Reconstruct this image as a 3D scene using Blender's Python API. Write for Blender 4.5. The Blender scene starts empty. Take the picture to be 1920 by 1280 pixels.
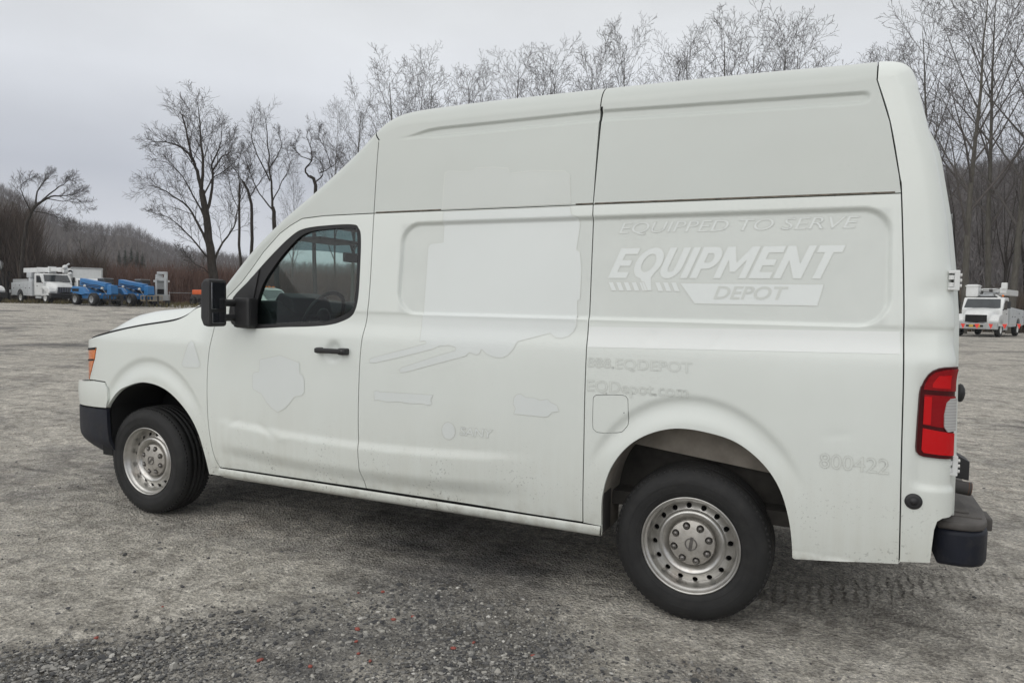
import bpy, bmesh, math, random
import numpy as np
from mathutils import Vector, Matrix
from mathutils.geometry import delaunay_2d_cdt

R = math.radians
SC = bpy.context.scene
COL = SC.collection
PI = math.pi

# ------------------------------------------------------------------ camera
CAM = np.array([0.5655, -3.3355, 1.5216])
YAW, PIT, ROLL, FPX = 0.42133, -0.05416, 0.01921, 1321.6
FW = np.array([-math.sin(YAW) * math.cos(PIT), math.cos(YAW) * math.cos(PIT), math.sin(PIT)])
_rt = np.array([math.cos(YAW), math.sin(YAW), 0.0])
_up = np.cross(_rt, FW)
RT = math.cos(ROLL) * _rt + math.sin(ROLL) * _up
UP = -math.sin(ROLL) * _rt + math.cos(ROLL) * _up
cd = bpy.data.cameras.new("camera")
cam = bpy.data.objects.new("camera", cd)
COL.objects.link(cam)
m = Matrix.Identity(4)
for i in range(3):
    m[i][0], m[i][1], m[i][2], m[i][3] = RT[i], UP[i], -FW[i], CAM[i]
cam.matrix_world = m
cd.sensor_width = 36.0
cd.lens = FPX / 1920 * 36.0
cd.clip_start, cd.clip_end = 0.05, 3000
SC.camera = cam

# ------------------------------------------------------------------ sky (overcast), sun, exposure
SUN_EL, SUN_AZ = R(32), R(195)          # azimuth clockwise from +Y (behind the camera)
w = bpy.data.worlds.new("World")
SC.world = w
w.use_nodes = True
nt = w.node_tree
N, L = nt.nodes, nt.links
N.clear()
out = N.new("ShaderNodeOutputWorld")
bg = N.new("ShaderNodeBackground")
bg.inputs[1].default_value = 0.1
sky = N.new("ShaderNodeTexSky")
sky.sky_type = 'NISHITA'
sky.sun_disc = False
sky.sun_elevation = SUN_EL
sky.sun_rotation = SUN_AZ
tc = N.new("ShaderNodeTexCoord")
hs = N.new("ShaderNodeHueSaturation")
hs.inputs['Saturation'].default_value = 0.25
hs.inputs['Value'].default_value = 0.3
L.new(sky.outputs[0], hs.inputs['Color'])
sep = N.new("ShaderNodeSeparateXYZ")
L.new(tc.outputs['Generated'], sep.inputs[0])
ramp = N.new("ShaderNodeValToRGB")
L.new(sep.outputs[2], ramp.inputs[0])
cr = ramp.color_ramp
cr.elements[0].position = 0.0
cr.elements[0].color = (0.42, 0.435, 0.465, 1)
cr.elements[1].position = 1.0
cr.elements[1].color = (0.68, 0.68, 0.68, 1)
for pos, c in ((0.07, (0.46, 0.475, 0.51)), (0.155, (0.375, 0.395, 0.44)), (0.20, (0.425, 0.445, 0.485)), (0.27, (0.54, 0.56, 0.595)), (0.38, (0.545, 0.56, 0.575)), (0.58, (0.60, 0.61, 0.615)), (0.78, (0.66, 0.66, 0.66))):
    e = cr.elements.new(pos)
    e.color = c + (1,)
mp = N.new("ShaderNodeMapping")
mp.inputs['Scale'].default_value = (1.0, 1.0, 2.6)
mp.inputs['Location'].default_value = (0.3, 0.8, 0.1)
L.new(tc.outputs['Generated'], mp.inputs[0])
nz = N.new("ShaderNodeTexNoise")
nz.inputs['Scale'].default_value = 1.7
nz.inputs['Detail'].default_value = 5
nz.inputs['Roughness'].default_value = 0.5
L.new(mp.outputs[0], nz.inputs['Vector'])
mr = N.new("ShaderNodeMapRange")
mr.inputs[1].default_value = 0.3
mr.inputs[2].default_value = 0.7
mr.inputs[3].default_value = 0.86
mr.inputs[4].default_value = 1.1
L.new(nz.outputs[0], mr.inputs[0])
vm = N.new("ShaderNodeVectorMath")
vm.operation = 'SCALE'
L.new(ramp.outputs[0], vm.inputs[0])
L.new(mr.outputs[0], vm.inputs['Scale'])
vs = N.new("ShaderNodeVectorMath")
vs.operation = 'SCALE'
vs.inputs['Scale'].default_value = 15.4
L.new(vm.outputs[0], vs.inputs[0])
va = N.new("ShaderNodeMix")
va.data_type = 'RGBA'
va.inputs[0].default_value = 0.08
L.new(vs.outputs[0], va.inputs[6])
L.new(hs.outputs[0], va.inputs[7])
L.new(va.outputs[2], bg.inputs[0])
L.new(bg.outputs[0], out.inputs[0])

sd = bpy.data.lights.new("sun", 'SUN')
sd.energy = 1.1
sd.angle = R(70)
sd.color = (1.0, 0.975, 0.94)
so = bpy.data.objects.new("sun", sd)
COL.objects.link(so)
_d = Vector((math.sin(SUN_AZ) * math.cos(SUN_EL), math.cos(SUN_AZ) * math.cos(SUN_EL), math.sin(SUN_EL)))
so.rotation_euler = _d.to_track_quat('Z', 'Y').to_euler()
so.location = (0, -10, 30)
so.visible_glossy = True

SC.view_settings.view_transform = 'Standard'
SC.view_settings.look = 'None'
SC.view_settings.exposure = 0.0
SC.view_settings.gamma = 1.0
SC.render.engine = 'CYCLES'
SC.cycles.max_bounces = 8
SC.cycles.transparent_max_bounces = 12

# ------------------------------------------------------------------ helpers
def tag(o, label=None, cat=None, group=None, kind=None):
    if label: o['label'] = label
    if cat: o['category'] = cat
    if group: o['group'] = group
    if kind: o['kind'] = kind
    return o

def empty(name, loc=(0, 0, 0), rz=0.0):
    o = bpy.data.objects.new(name, None)
    o.empty_display_size = 0.2
    o.location = loc
    o.rotation_euler = (0, 0, rz)
    COL.objects.link(o)
    return o

def link_mesh(name, me, mat=None, parent=None, loc=None):
    o = bpy.data.objects.new(name, me)
    COL.objects.link(o)
    if mat is not None:
        for x in (mat if isinstance(mat, (list, tuple)) else [mat]):
            me.materials.append(x)
    if parent is not None: o.parent = parent
    if loc is not None: o.location = loc
    return o

def np_mesh(name, V, F, mat=None, parent=None, smooth=False, loc=None):
    """V (n,3) array, F (m,k) array of equal sized faces"""
    V = np.asarray(V, np.float32)
    F = np.asarray(F, np.int32)
    me = bpy.data.meshes.new(name)
    me.vertices.add(len(V))
    me.vertices.foreach_set('co', V.ravel())
    k = F.shape[1]
    me.loops.add(F.size)
    me.loops.foreach_set('vertex_index', F.ravel())
    me.polygons.add(len(F))
    me.polygons.foreach_set('loop_start', np.arange(0, F.size, k, dtype=np.int32))
    me.polygons.foreach_set('loop_total', np.full(len(F), k, np.int32))
    me.polygons.foreach_set('use_smooth', np.full(len(F), smooth))
    me.update(calc_edges=True)
    return link_mesh(name, me, mat, parent, loc)

class MB:
    """collects shapes and builds ONE mesh object"""
    def __init__(s):
        s.v, s.f, s.sm = [], [], []
    def add(s, V, F, M=None, smooth=False):
        b = len(s.v)
        for p in V:
            p = Vector(p)
            s.v.append(tuple(M @ p) if M is not None else tuple(p))
        for f in F:
            s.f.append(tuple(b + i for i in f)); s.sm.append(smooth)
        return s
    def box(s, a, b, M=None, ch=0.0):
        (x0, y0, z0), (x1, y1, z1) = a, b
        if ch > 0:
            bm = bmesh.new()
            bmesh.ops.create_cube(bm, size=1.0)
            for v in bm.verts:
                v.co = ((v.co.x + .5) * (x1 - x0) + x0, (v.co.y + .5) * (y1 - y0) + y0, (v.co.z + .5) * (z1 - z0) + z0)
            bmesh.ops.bevel(bm, geom=bm.edges[:], offset=ch, segments=2, profile=0.6, affect='EDGES')
            s.bm(bm, M); return s
        V = [(x0, y0, z0), (x1, y0, z0), (x1, y1, z0), (x0, y1, z0), (x0, y0, z1), (x1, y0, z1), (x1, y1, z1), (x0, y1, z1)]
        F = [(0, 3, 2, 1), (4, 5, 6, 7), (0, 1, 5, 4), (1, 2, 6, 5), (2, 3, 7, 6), (3, 0, 4, 7)]
        return s.add(V, F, M)
    def bm(s, bm, M=None, smooth=False):
        bm.verts.index_update()
        s.add([v.co.copy() for v in bm.verts], [[v.index for v in f.verts] for f in bm.faces], M, smooth)
        bm.free(); return s
    def prism(s, pts, y0, y1, M=None, ch=0.0):
        """polygon in (x,z) extruded along y"""
        a = sum(pts[i][0] * pts[(i + 1) % len(pts)][1] - pts[(i + 1) % len(pts)][0] * pts[i][1] for i in range(len(pts)))
        if a < 0: pts = pts[::-1]
        n = len(pts)
        if ch > 0:
            bm = bmesh.new()
            A = [bm.verts.new((x, y0, z)) for x, z in pts]
            B = [bm.verts.new((x, y1, z)) for x, z in pts]
            bm.faces.new(A); bm.faces.new(B[::-1])
            for i in range(n):
                j = (i + 1) % n
                bm.faces.new((A[j], A[i], B[i], B[j]))
            bmesh.ops.recalc_face_normals(bm, faces=bm.faces[:])
            bmesh.ops.bevel(bm, geom=bm.edges[:], offset=ch, segments=2, profile=0.6, affect='EDGES')
            return s.bm(bm, M)
        V = [(x, y0, z) for x, z in pts] + [(x, y1, z) for x, z in pts]
        F = [tuple(range(n)), tuple(range(2 * n - 1, n - 1, -1))] + [((i + 1) % n, i, n + i, n + (i + 1) % n) for i in range(n)]
        return s.add(V, F, M)
    def lathe(s, prof, n=32, M=None, smooth=True):
        """profile (r, y) turned round the y axis"""
        V, F = [], []
        k = len(prof)
        for i in range(n):
            a = 2 * PI * i / n
            for r, y in prof: V.append((r * math.cos(a), y, r * math.sin(a)))
        for i in range(n):
            j = (i + 1) % n
            for q in range(k - 1): F.append((i * k + q, i * k + q + 1, j * k + q + 1, j * k + q))
        return s.add(V, F, M, smooth)
    def tube(s, pts, r, n=8, M=None, cap=True):
        pts = [Vector(p) for p in pts]
        rs = r if isinstance(r, (list, tuple)) else [r] * len(pts)
        V, F = [], []
        for i, p in enumerate(pts):
            d = (pts[min(i + 1, len(pts) - 1)] - pts[max(i - 1, 0)]).normalized()
            u = d.cross(Vector((0, 0, 1)))
            if u.length < 1e-3: u = d.cross(Vector((1, 0, 0)))
            u.normalize(); q = d.cross(u)
            for j in range(n):
                a = 2 * PI * j / n
                V.append(p + (u * math.cos(a) + q * math.sin(a)) * rs[i])
        for i in range(len(pts) - 1):
            for j in range(n):
                k = (j + 1) % n
                F.append((i * n + j, i * n + k, (i + 1) * n + k, (i + 1) * n + j))
        s.add(V, F, M, True)
        if cap:
            s.add(V[:n], [tuple(range(n - 1, -1, -1))], M); s.add(V[-n:], [tuple(range(n))], M)
        return s
    def ball(s, c, r, M=None, sc=(1, 1, 1), sub=2):
        bm = bmesh.new()
        bmesh.ops.create_icosphere(bm, subdivisions=sub, radius=1.0)
        for v in bm.verts: v.co = (c[0] + v.co.x * r * sc[0], c[1] + v.co.y * r * sc[1], c[2] + v.co.z * r * sc[2])
        return s.bm(bm, M, True)
    def build(s, name, mat, parent=None, loc=None):
        me = bpy.data.meshes.new(name)
        me.from_pydata(s.v, [], s.f)
        me.polygons.foreach_set('use_smooth', s.sm)
        me.update()
        return link_mesh(name, me, mat, parent, loc)

def copy_tree(o, parent=None):
    c = o.copy()
    COL.objects.link(c)
    if parent is not None: c.parent = parent
    for ch in list(o.children): copy_tree(ch, c)
    return c

# ------------------------------------------------------------------ materials
def new_mat(name):
    mt = bpy.data.materials.new(name)
    mt.use_nodes = True
    return mt, mt.node_tree, mt.node_tree.nodes['Principled BSDF']

def noise(nt, scale, detail=4, rough=0.55, vec=None, dist=0.0):
    n = nt.nodes.new("ShaderNodeTexNoise")
    n.inputs['Scale'].default_value = scale
    n.inputs['Detail'].default_value = detail
    n.inputs['Roughness'].default_value = rough
    n.inputs['Distortion'].default_value = dist
    if vec is not None: nt.links.new(vec, n.inputs['Vector'])
    return n.outputs['Fac']

def mrange(nt, v, a, b, c, d):
    n = nt.nodes.new("ShaderNodeMapRange")
    for i, x in enumerate((a, b, c, d)): n.inputs[i + 1].default_value = x
    nt.links.new(v, n.inputs[0])
    return n.outputs[0]

def mixc(nt, f, a, b, mode='MIX'):
    n = nt.nodes.new("ShaderNodeMix")
    n.data_type = 'RGBA'
    n.blend_type = mode
    for sock, x in ((n.inputs[0], f), (n.inputs[6], a), (n.inputs[7], b)):
        if isinstance(x, (int, float)): sock.default_value = x
        elif isinstance(x, tuple): sock.default_value = x if len(x) == 4 else x + (1,)
        else: nt.links.new(x, sock)
    return n.outputs[2]

def math_n(nt, op, a, b=None):
    n = nt.nodes.new("ShaderNodeMath")
    n.operation = op
    for i, x in enumerate((a, b)):
        if x is None: continue
        if isinstance(x, (int, float)): n.inputs[i].default_value = x
        else: nt.links.new(x, n.inputs[i])
    return n.outputs[0]

def objco(nt, scale=(1, 1, 1)):
    t = nt.nodes.new("ShaderNodeTexCoord")
    mpn = nt.nodes.new("ShaderNodeMapping")
    mpn.inputs['Scale'].default_value = scale
    nt.links.new(t.outputs['Object'], mpn.inputs[0])
    return mpn.outputs[0]

def bump(nt, b, h, strength, dist=0.01):
    n = nt.nodes.new("ShaderNodeBump")
    n.inputs['Strength'].default_value = strength
    n.inputs['Distance'].default_value = dist
    nt.links.new(h, n.inputs['Height'])
    nt.links.new(n.outputs[0], b.inputs['Normal'])

def simple(name, col, rough=0.5, metal=0.0, var=0.15, vs=3.0, coat=0.0, bmp=0.0, bs=80.0, dirt=None):
    mt, nt, b = new_mat(name)
    c = objco(nt)
    f = mrange(nt, noise(nt, vs, 5, 0.6, c), 0.3, 0.7, 0, 1)
    lo = tuple(x * (1 - var) for x in col)
    hi = tuple(min(1, x * (1 + var)) for x in col)
    k = mixc(nt, f, lo, hi)
    if dirt:
        k = mixc(nt, mrange(nt, noise(nt, vs * 2.7, 6, 0.65, c), 0.5, 0.72, 0, dirt[1]), k, dirt[0])
    nt.links.new(k, b.inputs['Base Color'])
    b.inputs['Roughness'].default_value = rough
    b.inputs['Metallic'].default_value = metal
    b.inputs['Coat Weight'].default_value = coat
    if bmp: bump(nt, b, noise(nt, bs, 3, 0.6, c), bmp)
    return mt

def paint_mat(name, base, dirt_amt, grime=(0.44, 0.42, 0.335), rough=0.38, dust=0.0):
    mt, nt, b = new_mat(name)
    c = objco(nt)
    big = mrange(nt, noise(nt, 0.9, 4, 0.55, c), 0.3, 0.7, 0, 1)
    k = mixc(nt, big, tuple(x * 0.965 for x in base), tuple(min(1, x * 1.02) for x in base))
    # road film: builds up on the lower body, in vertical runs
    sp = nt.nodes.new("ShaderNodeSeparateXYZ")
    t = nt.nodes.new("ShaderNodeTexCoord")
    nt.links.new(t.outputs['Object'], sp.inputs[0])
    low = mrange(nt, sp.outputs[2], 0.36, 1.0, 1.45, 0.0)
    run = noise(nt, 1.0, 5, 0.6, objco(nt, (26, 26, 1.6)))
    mot = noise(nt, 3.5, 6, 0.65, c)
    f = math_n(nt, 'MULTIPLY', low, mrange(nt, run, 0.25, 0.75, 0.45, 1.0))
    f = math_n(nt, 'MULTIPLY', f, mrange(nt, mot, 0.25, 0.75, 0.35, 1.1))
    f = math_n(nt, 'MULTIPLY', f, dirt_amt * 1.0)
    k = mixc(nt, f, k, grime)
    # a thin film everywhere
    film = math_n(nt, 'MULTIPLY', mrange(nt, noise(nt, 2.2, 6, 0.6, objco(nt, (1, 1, 0.55))), 0.38, 0.7, 0, 1), 0.16 * dirt_amt)
    k = mixc(nt, film, k, grime)
    if dust:      # dust held by the pressed panel, which the decals kept clean
        dz = math_n(nt, 'MULTIPLY', mrange(nt, sp.outputs[2], 1.452, 1.468, 0, 1), mrange(nt, sp.outputs[2], 1.948, 1.962, 1, 0))
        dx = math_n(nt, 'MULTIPLY', mrange(nt, sp.outputs[0], -1.66, -1.63, 0, 1), mrange(nt, sp.outputs[0], .77, .80, 1, 0))
        dz = math_n(nt, 'MULTIPLY', math_n(nt, 'MULTIPLY', dz, dx), mrange(nt, noise(nt, 5, 6, .6, c), .3, .7, dust * .7, dust * 1.2))
        k = mixc(nt, dz, k, (0.40, 0.42, 0.40))
    # mud specks low down
    spk = mrange(nt, noise(nt, 70, 3, 0.6, c), 0.60, 0.66, 0, 1)
    spk = math_n(nt, 'MULTIPLY', spk, mrange(nt, noise(nt, 4, 3, 0.5, c), 0.46, 0.62, 0, 1))
    lo2 = mrange(nt, sp.outputs[2], 0.36, 0.85, 1.0, 0.05)
    sill = math_n(nt, 'MULTIPLY', mrange(nt, sp.outputs[2], 0.40, 0.50, 1.0, 0.0), mrange(nt, noise(nt, 9, 6, .7, c), .46, .70, 0, .55 * min(1, dirt_amt * 2)))
    k = mixc(nt, sill, k, (0.20, 0.17, 0.125))
    spk = math_n(nt, 'MULTIPLY', spk, math_n(nt, 'MULTIPLY', lo2, 0.8 * min(1, dirt_amt * 2)))
    k = mixc(nt, spk, k, (0.06, 0.055, 0.045))
    nt.links.new(k, b.inputs['Base Color'])
    b.inputs['Roughness'].default_value = rough
    nt.links.new(mrange(nt, mot, 0.3, 0.7, rough - 0.06, rough + 0.12), b.inputs['Roughness'])
    b.inputs['Coat Weight'].default_value = 0.45
    b.inputs['Coat Roughness'].default_value = 0.10
    bump(nt, b, noise(nt, 160, 2, 0.5, c), 0.015, 0.002)
    return mt

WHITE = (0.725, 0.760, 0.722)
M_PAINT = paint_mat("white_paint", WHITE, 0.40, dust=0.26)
M_ROOFSHADE = paint_mat("roof_white_shaded", tuple(x * k for x, k in zip(WHITE, (.755, .76, .755))), 0.4)  # darker white of the raised roof, partly upper-body shade put into the colour
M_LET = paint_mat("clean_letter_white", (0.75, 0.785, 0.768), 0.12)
M_CLEANR = paint_mat("roof_shaded_under_decal", tuple(x * .785 for x in WHITE), 0.2)  # follows the roof white, so carries the same shade in its colour
M_STRIPE = paint_mat("pale_stripe_white", (0.80, 0.825, 0.805), 0.2)
M_CLEAN = paint_mat("paint_under_decal", (0.715, 0.75, 0.733), 0.25)
M_EDGE = paint_mat("decal_edge_dirt", (0.63, 0.65, 0.61), 0.55)
M_DARKIN = simple("dark_cavity", (0.012, 0.012, 0.012), 0.95)
M_BLACK = simple("black_plastic", (0.018, 0.018, 0.019), 0.5, bmp=0.08, bs=400)
M_SEAL = simple("rubber_seal", (0.012, 0.012, 0.013), 0.6)
M_BUMP = simple("weathered_bumper_plastic", (0.012, 0.014, 0.022), 0.5, var=0.3, vs=5, bmp=0.15, bs=300, dirt=((0.05, 0.047, 0.043), 0.4))
M_BTOP = simple("greyed_bumper_step", (0.085, 0.078, 0.072), 0.65, var=0.25, vs=8, bmp=0.2, bs=200)
M_BUMP.node_tree.nodes['Principled BSDF'].inputs['Specular IOR Level'].default_value = 0.25
M_TYRE = simple("tyre_rubber", (0.013, 0.013, 0.013), 0.72, var=0.35, vs=9, bmp=0.12, bs=120, dirt=((0.035, 0.033, 0.03), 0.35))
M_RUST = simple("rusty_steel", (0.12, 0.05, 0.025), 0.8, var=0.4, vs=25)
M_UNDER = simple("underbody_dirt", (0.035, 0.032, 0.028), 0.9, var=0.5, vs=7)
M_WELL = simple("dusty_wheel_well", (0.26, 0.235, 0.20), 0.9, var=0.35, vs=6)
M_STEEL = None
def rim_mat():
    mt, nt, b = new_mat("painted_steel_rim")
    c = objco(nt)
    f = mrange(nt, noise(nt, 14, 6, 0.65, c), 0.35, 0.7, 0, 1)
    k = mixc(nt, f, (0.46, 0.45, 0.425), (0.62, 0.61, 0.585))
    rs = mrange(nt, noise(nt, 9, 6, 0.7, c), 0.60, 0.78, 0, 0.6)
    k = mixc(nt, rs, k, (0.22, 0.12, 0.065))
    nt.links.new(k, b.inputs['Base Color'])
    b.inputs['Metallic'].default_value = 0.85
    b.inputs['Roughness'].default_value = 0.30
    return mt
M_RIM = rim_mat()
M_CAP = simple("hub_cap_silver", (0.44, 0.42, 0.385), 0.42, metal=0.5, var=0.15, vs=20, dirt=((0.2, 0.17, 0.13), 0.4))
M_NUT = simple("steel_lug", (0.20, 0.19, 0.18), 0.38, metal=0.8, var=0.2, vs=40)
def lens_mat(name, col, rough=0.12, scale=60, em=None):
    mt, nt, b = new_mat(name)
    c = objco(nt, (1, 1, 1))
    wv = nt.nodes.new("ShaderNodeTexWave")
    wv.inputs['Scale'].default_value = scale
    wv.inputs['Distortion'].default_value = 0.4
    wv.bands_direction = 'Z'
    nt.links.new(c, wv.inputs[0])
    f = math_n(nt, 'MULTIPLY', wv.outputs['Fac'], 0.35)
    k = mixc(nt, f, col, tuple(min(1, x * 1.9 + 0.01) for x in col))
    nt.links.new(k, b.inputs['Base Color'])
    b.inputs['Roughness'].default_value = rough
    b.inputs['Coat Weight'].default_value = 0.25
    b.inputs['Coat Roughness'].default_value = 0.05
    b.inputs['Specular IOR Level'].default_value = 0.25
    return mt
M_RED = lens_mat("red_lens", (0.22, 0.0015, 0.005))
M_REDB = lens_mat("bright_red_lens", (0.46, 0.004, 0.007), scale=110)
M_REDD = lens_mat("dark_red_lens", (0.05, 0.001, 0.003))
M_CLEARL = lens_mat("clear_lens", (0.36, 0.36, 0.355), scale=26)
M_AMBER = lens_mat("amber_lens", (0.65, 0.16, 0.03), scale=90)
def glass_mat(name, tint, refl=1.0, rough=0.02):
    mt = bpy.data.materials.new(name)
    mt.use_nodes = True
    nt = mt.node_tree
    nt.nodes.clear()
    o = nt.nodes.new("ShaderNodeOutputMaterial")
    tr = nt.nodes.new("ShaderNodeBsdfTransparent")
    tr.inputs[0].default_value = tint + (1,)
    gl = nt.nodes.new("ShaderNodeBsdfGlossy")
    gl.inputs['Roughness'].default_value = rough
    fr = nt.nodes.new("ShaderNodeFresnel")
    gm = nt.nodes.new('ShaderNodeNewGeometry')
    nt.links.new(mrange(nt, gm.outputs['Backfacing'], 0, 1, 1.5, 1 / 1.5), fr.inputs[0])
    mx = nt.nodes.new("ShaderNodeMixShader")
    nt.links.new(math_n(nt, 'MULTIPLY', fr.outputs[0], refl), mx.inputs[0])
    nt.links.new(tr.outputs[0], mx.inputs[1])
    nt.links.new(gl.outputs[0], mx.inputs[2])
    nt.links.new(mx.outputs[0], o.inputs[0])
    return mt
M_GLASS = glass_mat("tinted_glass", (0.60, 0.73, 0.69), 1.0)
M_GLASSW = glass_mat("windshield_glass", (0.80, 0.88, 0.85), 0.8)
M_DGLASS = simple("dark_vehicle_glass", (0.03, 0.036, 0.04), 0.08, var=0.3, vs=1.5, coat=0.6)
M_MIRG = simple("mirror_glass", (0.30, 0.31, 0.33), 0.05, metal=1.0, var=0.02)
M_INT = simple("grey_interior_plastic", (0.045, 0.047, 0.05), 0.7)
M_INTL = simple("headliner_fabric", (0.16, 0.16, 0.155), 0.9)
M_SEAT = simple("seat_fabric", (0.03, 0.031, 0.034), 0.95, bmp=0.2, bs=200)
# other vehicles
M_TW = simple("truck_white", (0.68, 0.69, 0.68), 0.35, var=0.05, vs=1.5, coat=0.3, dirt=((0.4, 0.38, 0.34), 0.25))
M_TG = simple("body_light_grey", (0.50, 0.52, 0.53), 0.45, var=0.06, vs=1.2, dirt=((0.33, 0.31, 0.28), 0.3))
M_BLUE = simple("lift_blue", (0.026, 0.165, 0.40), 0.4, var=0.12, vs=1.0, dirt=((0.06, 0.14, 0.28), 0.4))
M_ORANGE = simple("machine_orange", (0.72, 0.13, 0.03), 0.5, var=0.1)
M_CHROME = simple("grille_chrome", (0.35, 0.35, 0.36), 0.3, metal=0.8)
M_GREYP = simple("grey_paint", (0.36, 0.37, 0.37), 0.5, var=0.12, dirt=((0.2, 0.19, 0.17), 0.4))
M_WHEELW = simple("white_wheel", (0.62, 0.62, 0.6), 0.5, var=0.1, dirt=((0.3, 0.28, 0.25), 0.4))
M_DSTEEL = simple("dark_worn_steel", (0.045, 0.042, 0.04), 0.7, var=0.3)
M_TANP = simple("tan_steel", (0.34, 0.29, 0.21), 0.7, var=0.2)
M_FLAG = simple("red_orange_vinyl", (0.85, 0.07, 0.05), 0.5, var=0.08)
M_ROPE = simple("pale_rope", (0.45, 0.43, 0.4), 0.8)
M_YEL = simple("yellow_plate", (0.55, 0.36, 0.05), 0.5)

# ------------------------------------------------------------------ ground
def terrain(x, y):
    """gentle rise towards the far side of the lot on the left"""
    x = np.asarray(x, float); y = np.asarray(y, float)
    dx, dy = x - CAM[0], y - CAM[1]
    dep = np.hypot(dx, dy)
    az = np.arctan2(dx, dy)                      # 0 = +Y, negative = left
    left = np.clip((-az - R(22)) / R(22), 0, 1)
    s = np.clip((dep - 34) / 34, 0, 1)
    s = s * s * (3 - 2 * s)
    return left * s * 0.75

def at(px, dep, off=0.0):
    """ground point seen in photo column px at a distance dep along the view"""
    a = (px - 960) / FPX
    fx = FW + RT * a
    # move along UP until z is the ground
    v = (CAM[2] + dep * fx[2]) / (dep * UP[2])
    P = CAM + dep * (fx - UP * v)
    return float(P[0]), float(P[1]), float(terrain(P[0], P[1])) + off

def horizon(px):
    return 568.4 + (px - 961.4) * 0.01922

def height_at(py, px, dep):
    return (horizon(px) - py) / FPX * dep + CAM[2]

def gp(px, py):
    d = FW + RT * (px - 960) / FPX - UP * (py - 640) / FPX
    t = -CAM[2] / d[2]
    return CAM[0] + t * d[0], CAM[1] + t * d[1]
PATCHES = [(80, 1240, .45, 1.0), (330, 1235, .45, 1.0), (210, 1190, .3, .8), (590, 1175, .5, 1.1), (790, 1195, .5, 1.2), (930, 1135, .45, 1.1), (760, 1065, .5, .9), (900, 1060, .5, .9), (1000, 1230, .4, 1.0), (1250, 1270, .3, .7), (560, 1260, .4, .8), (180, 690, .7, .8), (60, 655, 2.0, .75), (330, 640, 2.5, .3),
           (250, 1050, .9, -1.0), (560, 1085, .35, -.6), (450, 990, .8, -.8), (1150, 1150, .5, -.9), (1480, 1190, .7, -.9), (1760, 1150, .8, -.8), (690, 1255, .18, -1.2), (1120, 1235, .3, -.7), (120, 900, 1.6, -.6), (1860, 760, 1.5, -1.0), (1870, 690, 3.0, -.6), (60, 1130, .5, -.7), (100, 760, 1.5, -.4)]
PATCHES = [gp(p[0], p[1]) + p[2:] for p in PATCHES]
def gravelly(x, y):
    """where the lot is stony and dark (+) or dusty and pale (-)"""
    x = np.asarray(x, float); y = np.asarray(y, float)
    x, y = x + .13 * np.sin(4.1 * y + 1.3 * x) + .06 * np.sin(11.3 * y - 5.1 * x + 1), y + .13 * np.sin(3.7 * x - 1.1 * y + 2) + .06 * np.sin(9.7 * x + 6.3 * y)
    g = np.zeros(x.shape)
    for cx, cy, r, am in PATCHES: g = g + am * np.exp(-((x - cx) ** 2 + (y - cy) ** 2) / (r * r))
    return np.clip(g, -1.2, 1.2)
def track(x, y):
    t = np.zeros(np.shape(x))
    for (p, q, wd) in TRACKS:
        t = np.maximum(t, 1 - np.clip((polyd(x, y, p, q) - wd) / .05, 0, 1))
    return t
def polyd(x, y, p, q):
    t = np.clip(((x - p[0]) * (q[0] - p[0]) + (y - p[1]) * (q[1] - p[1])) / ((q[0] - p[0]) ** 2 + (q[1] - p[1]) ** 2), 0, 1)
    return np.hypot(x - p[0] - t * (q[0] - p[0]), y - p[1] - t * (q[1] - p[1]))
TRACKS = [(gp(1450, 1120), gp(2050, 1075), .11), (gp(-60, 760), gp(250, 655), .13), (gp(-100, 850), gp(180, 700), .13), (gp(1800, 690), gp(2100, 740), .13)]
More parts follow.
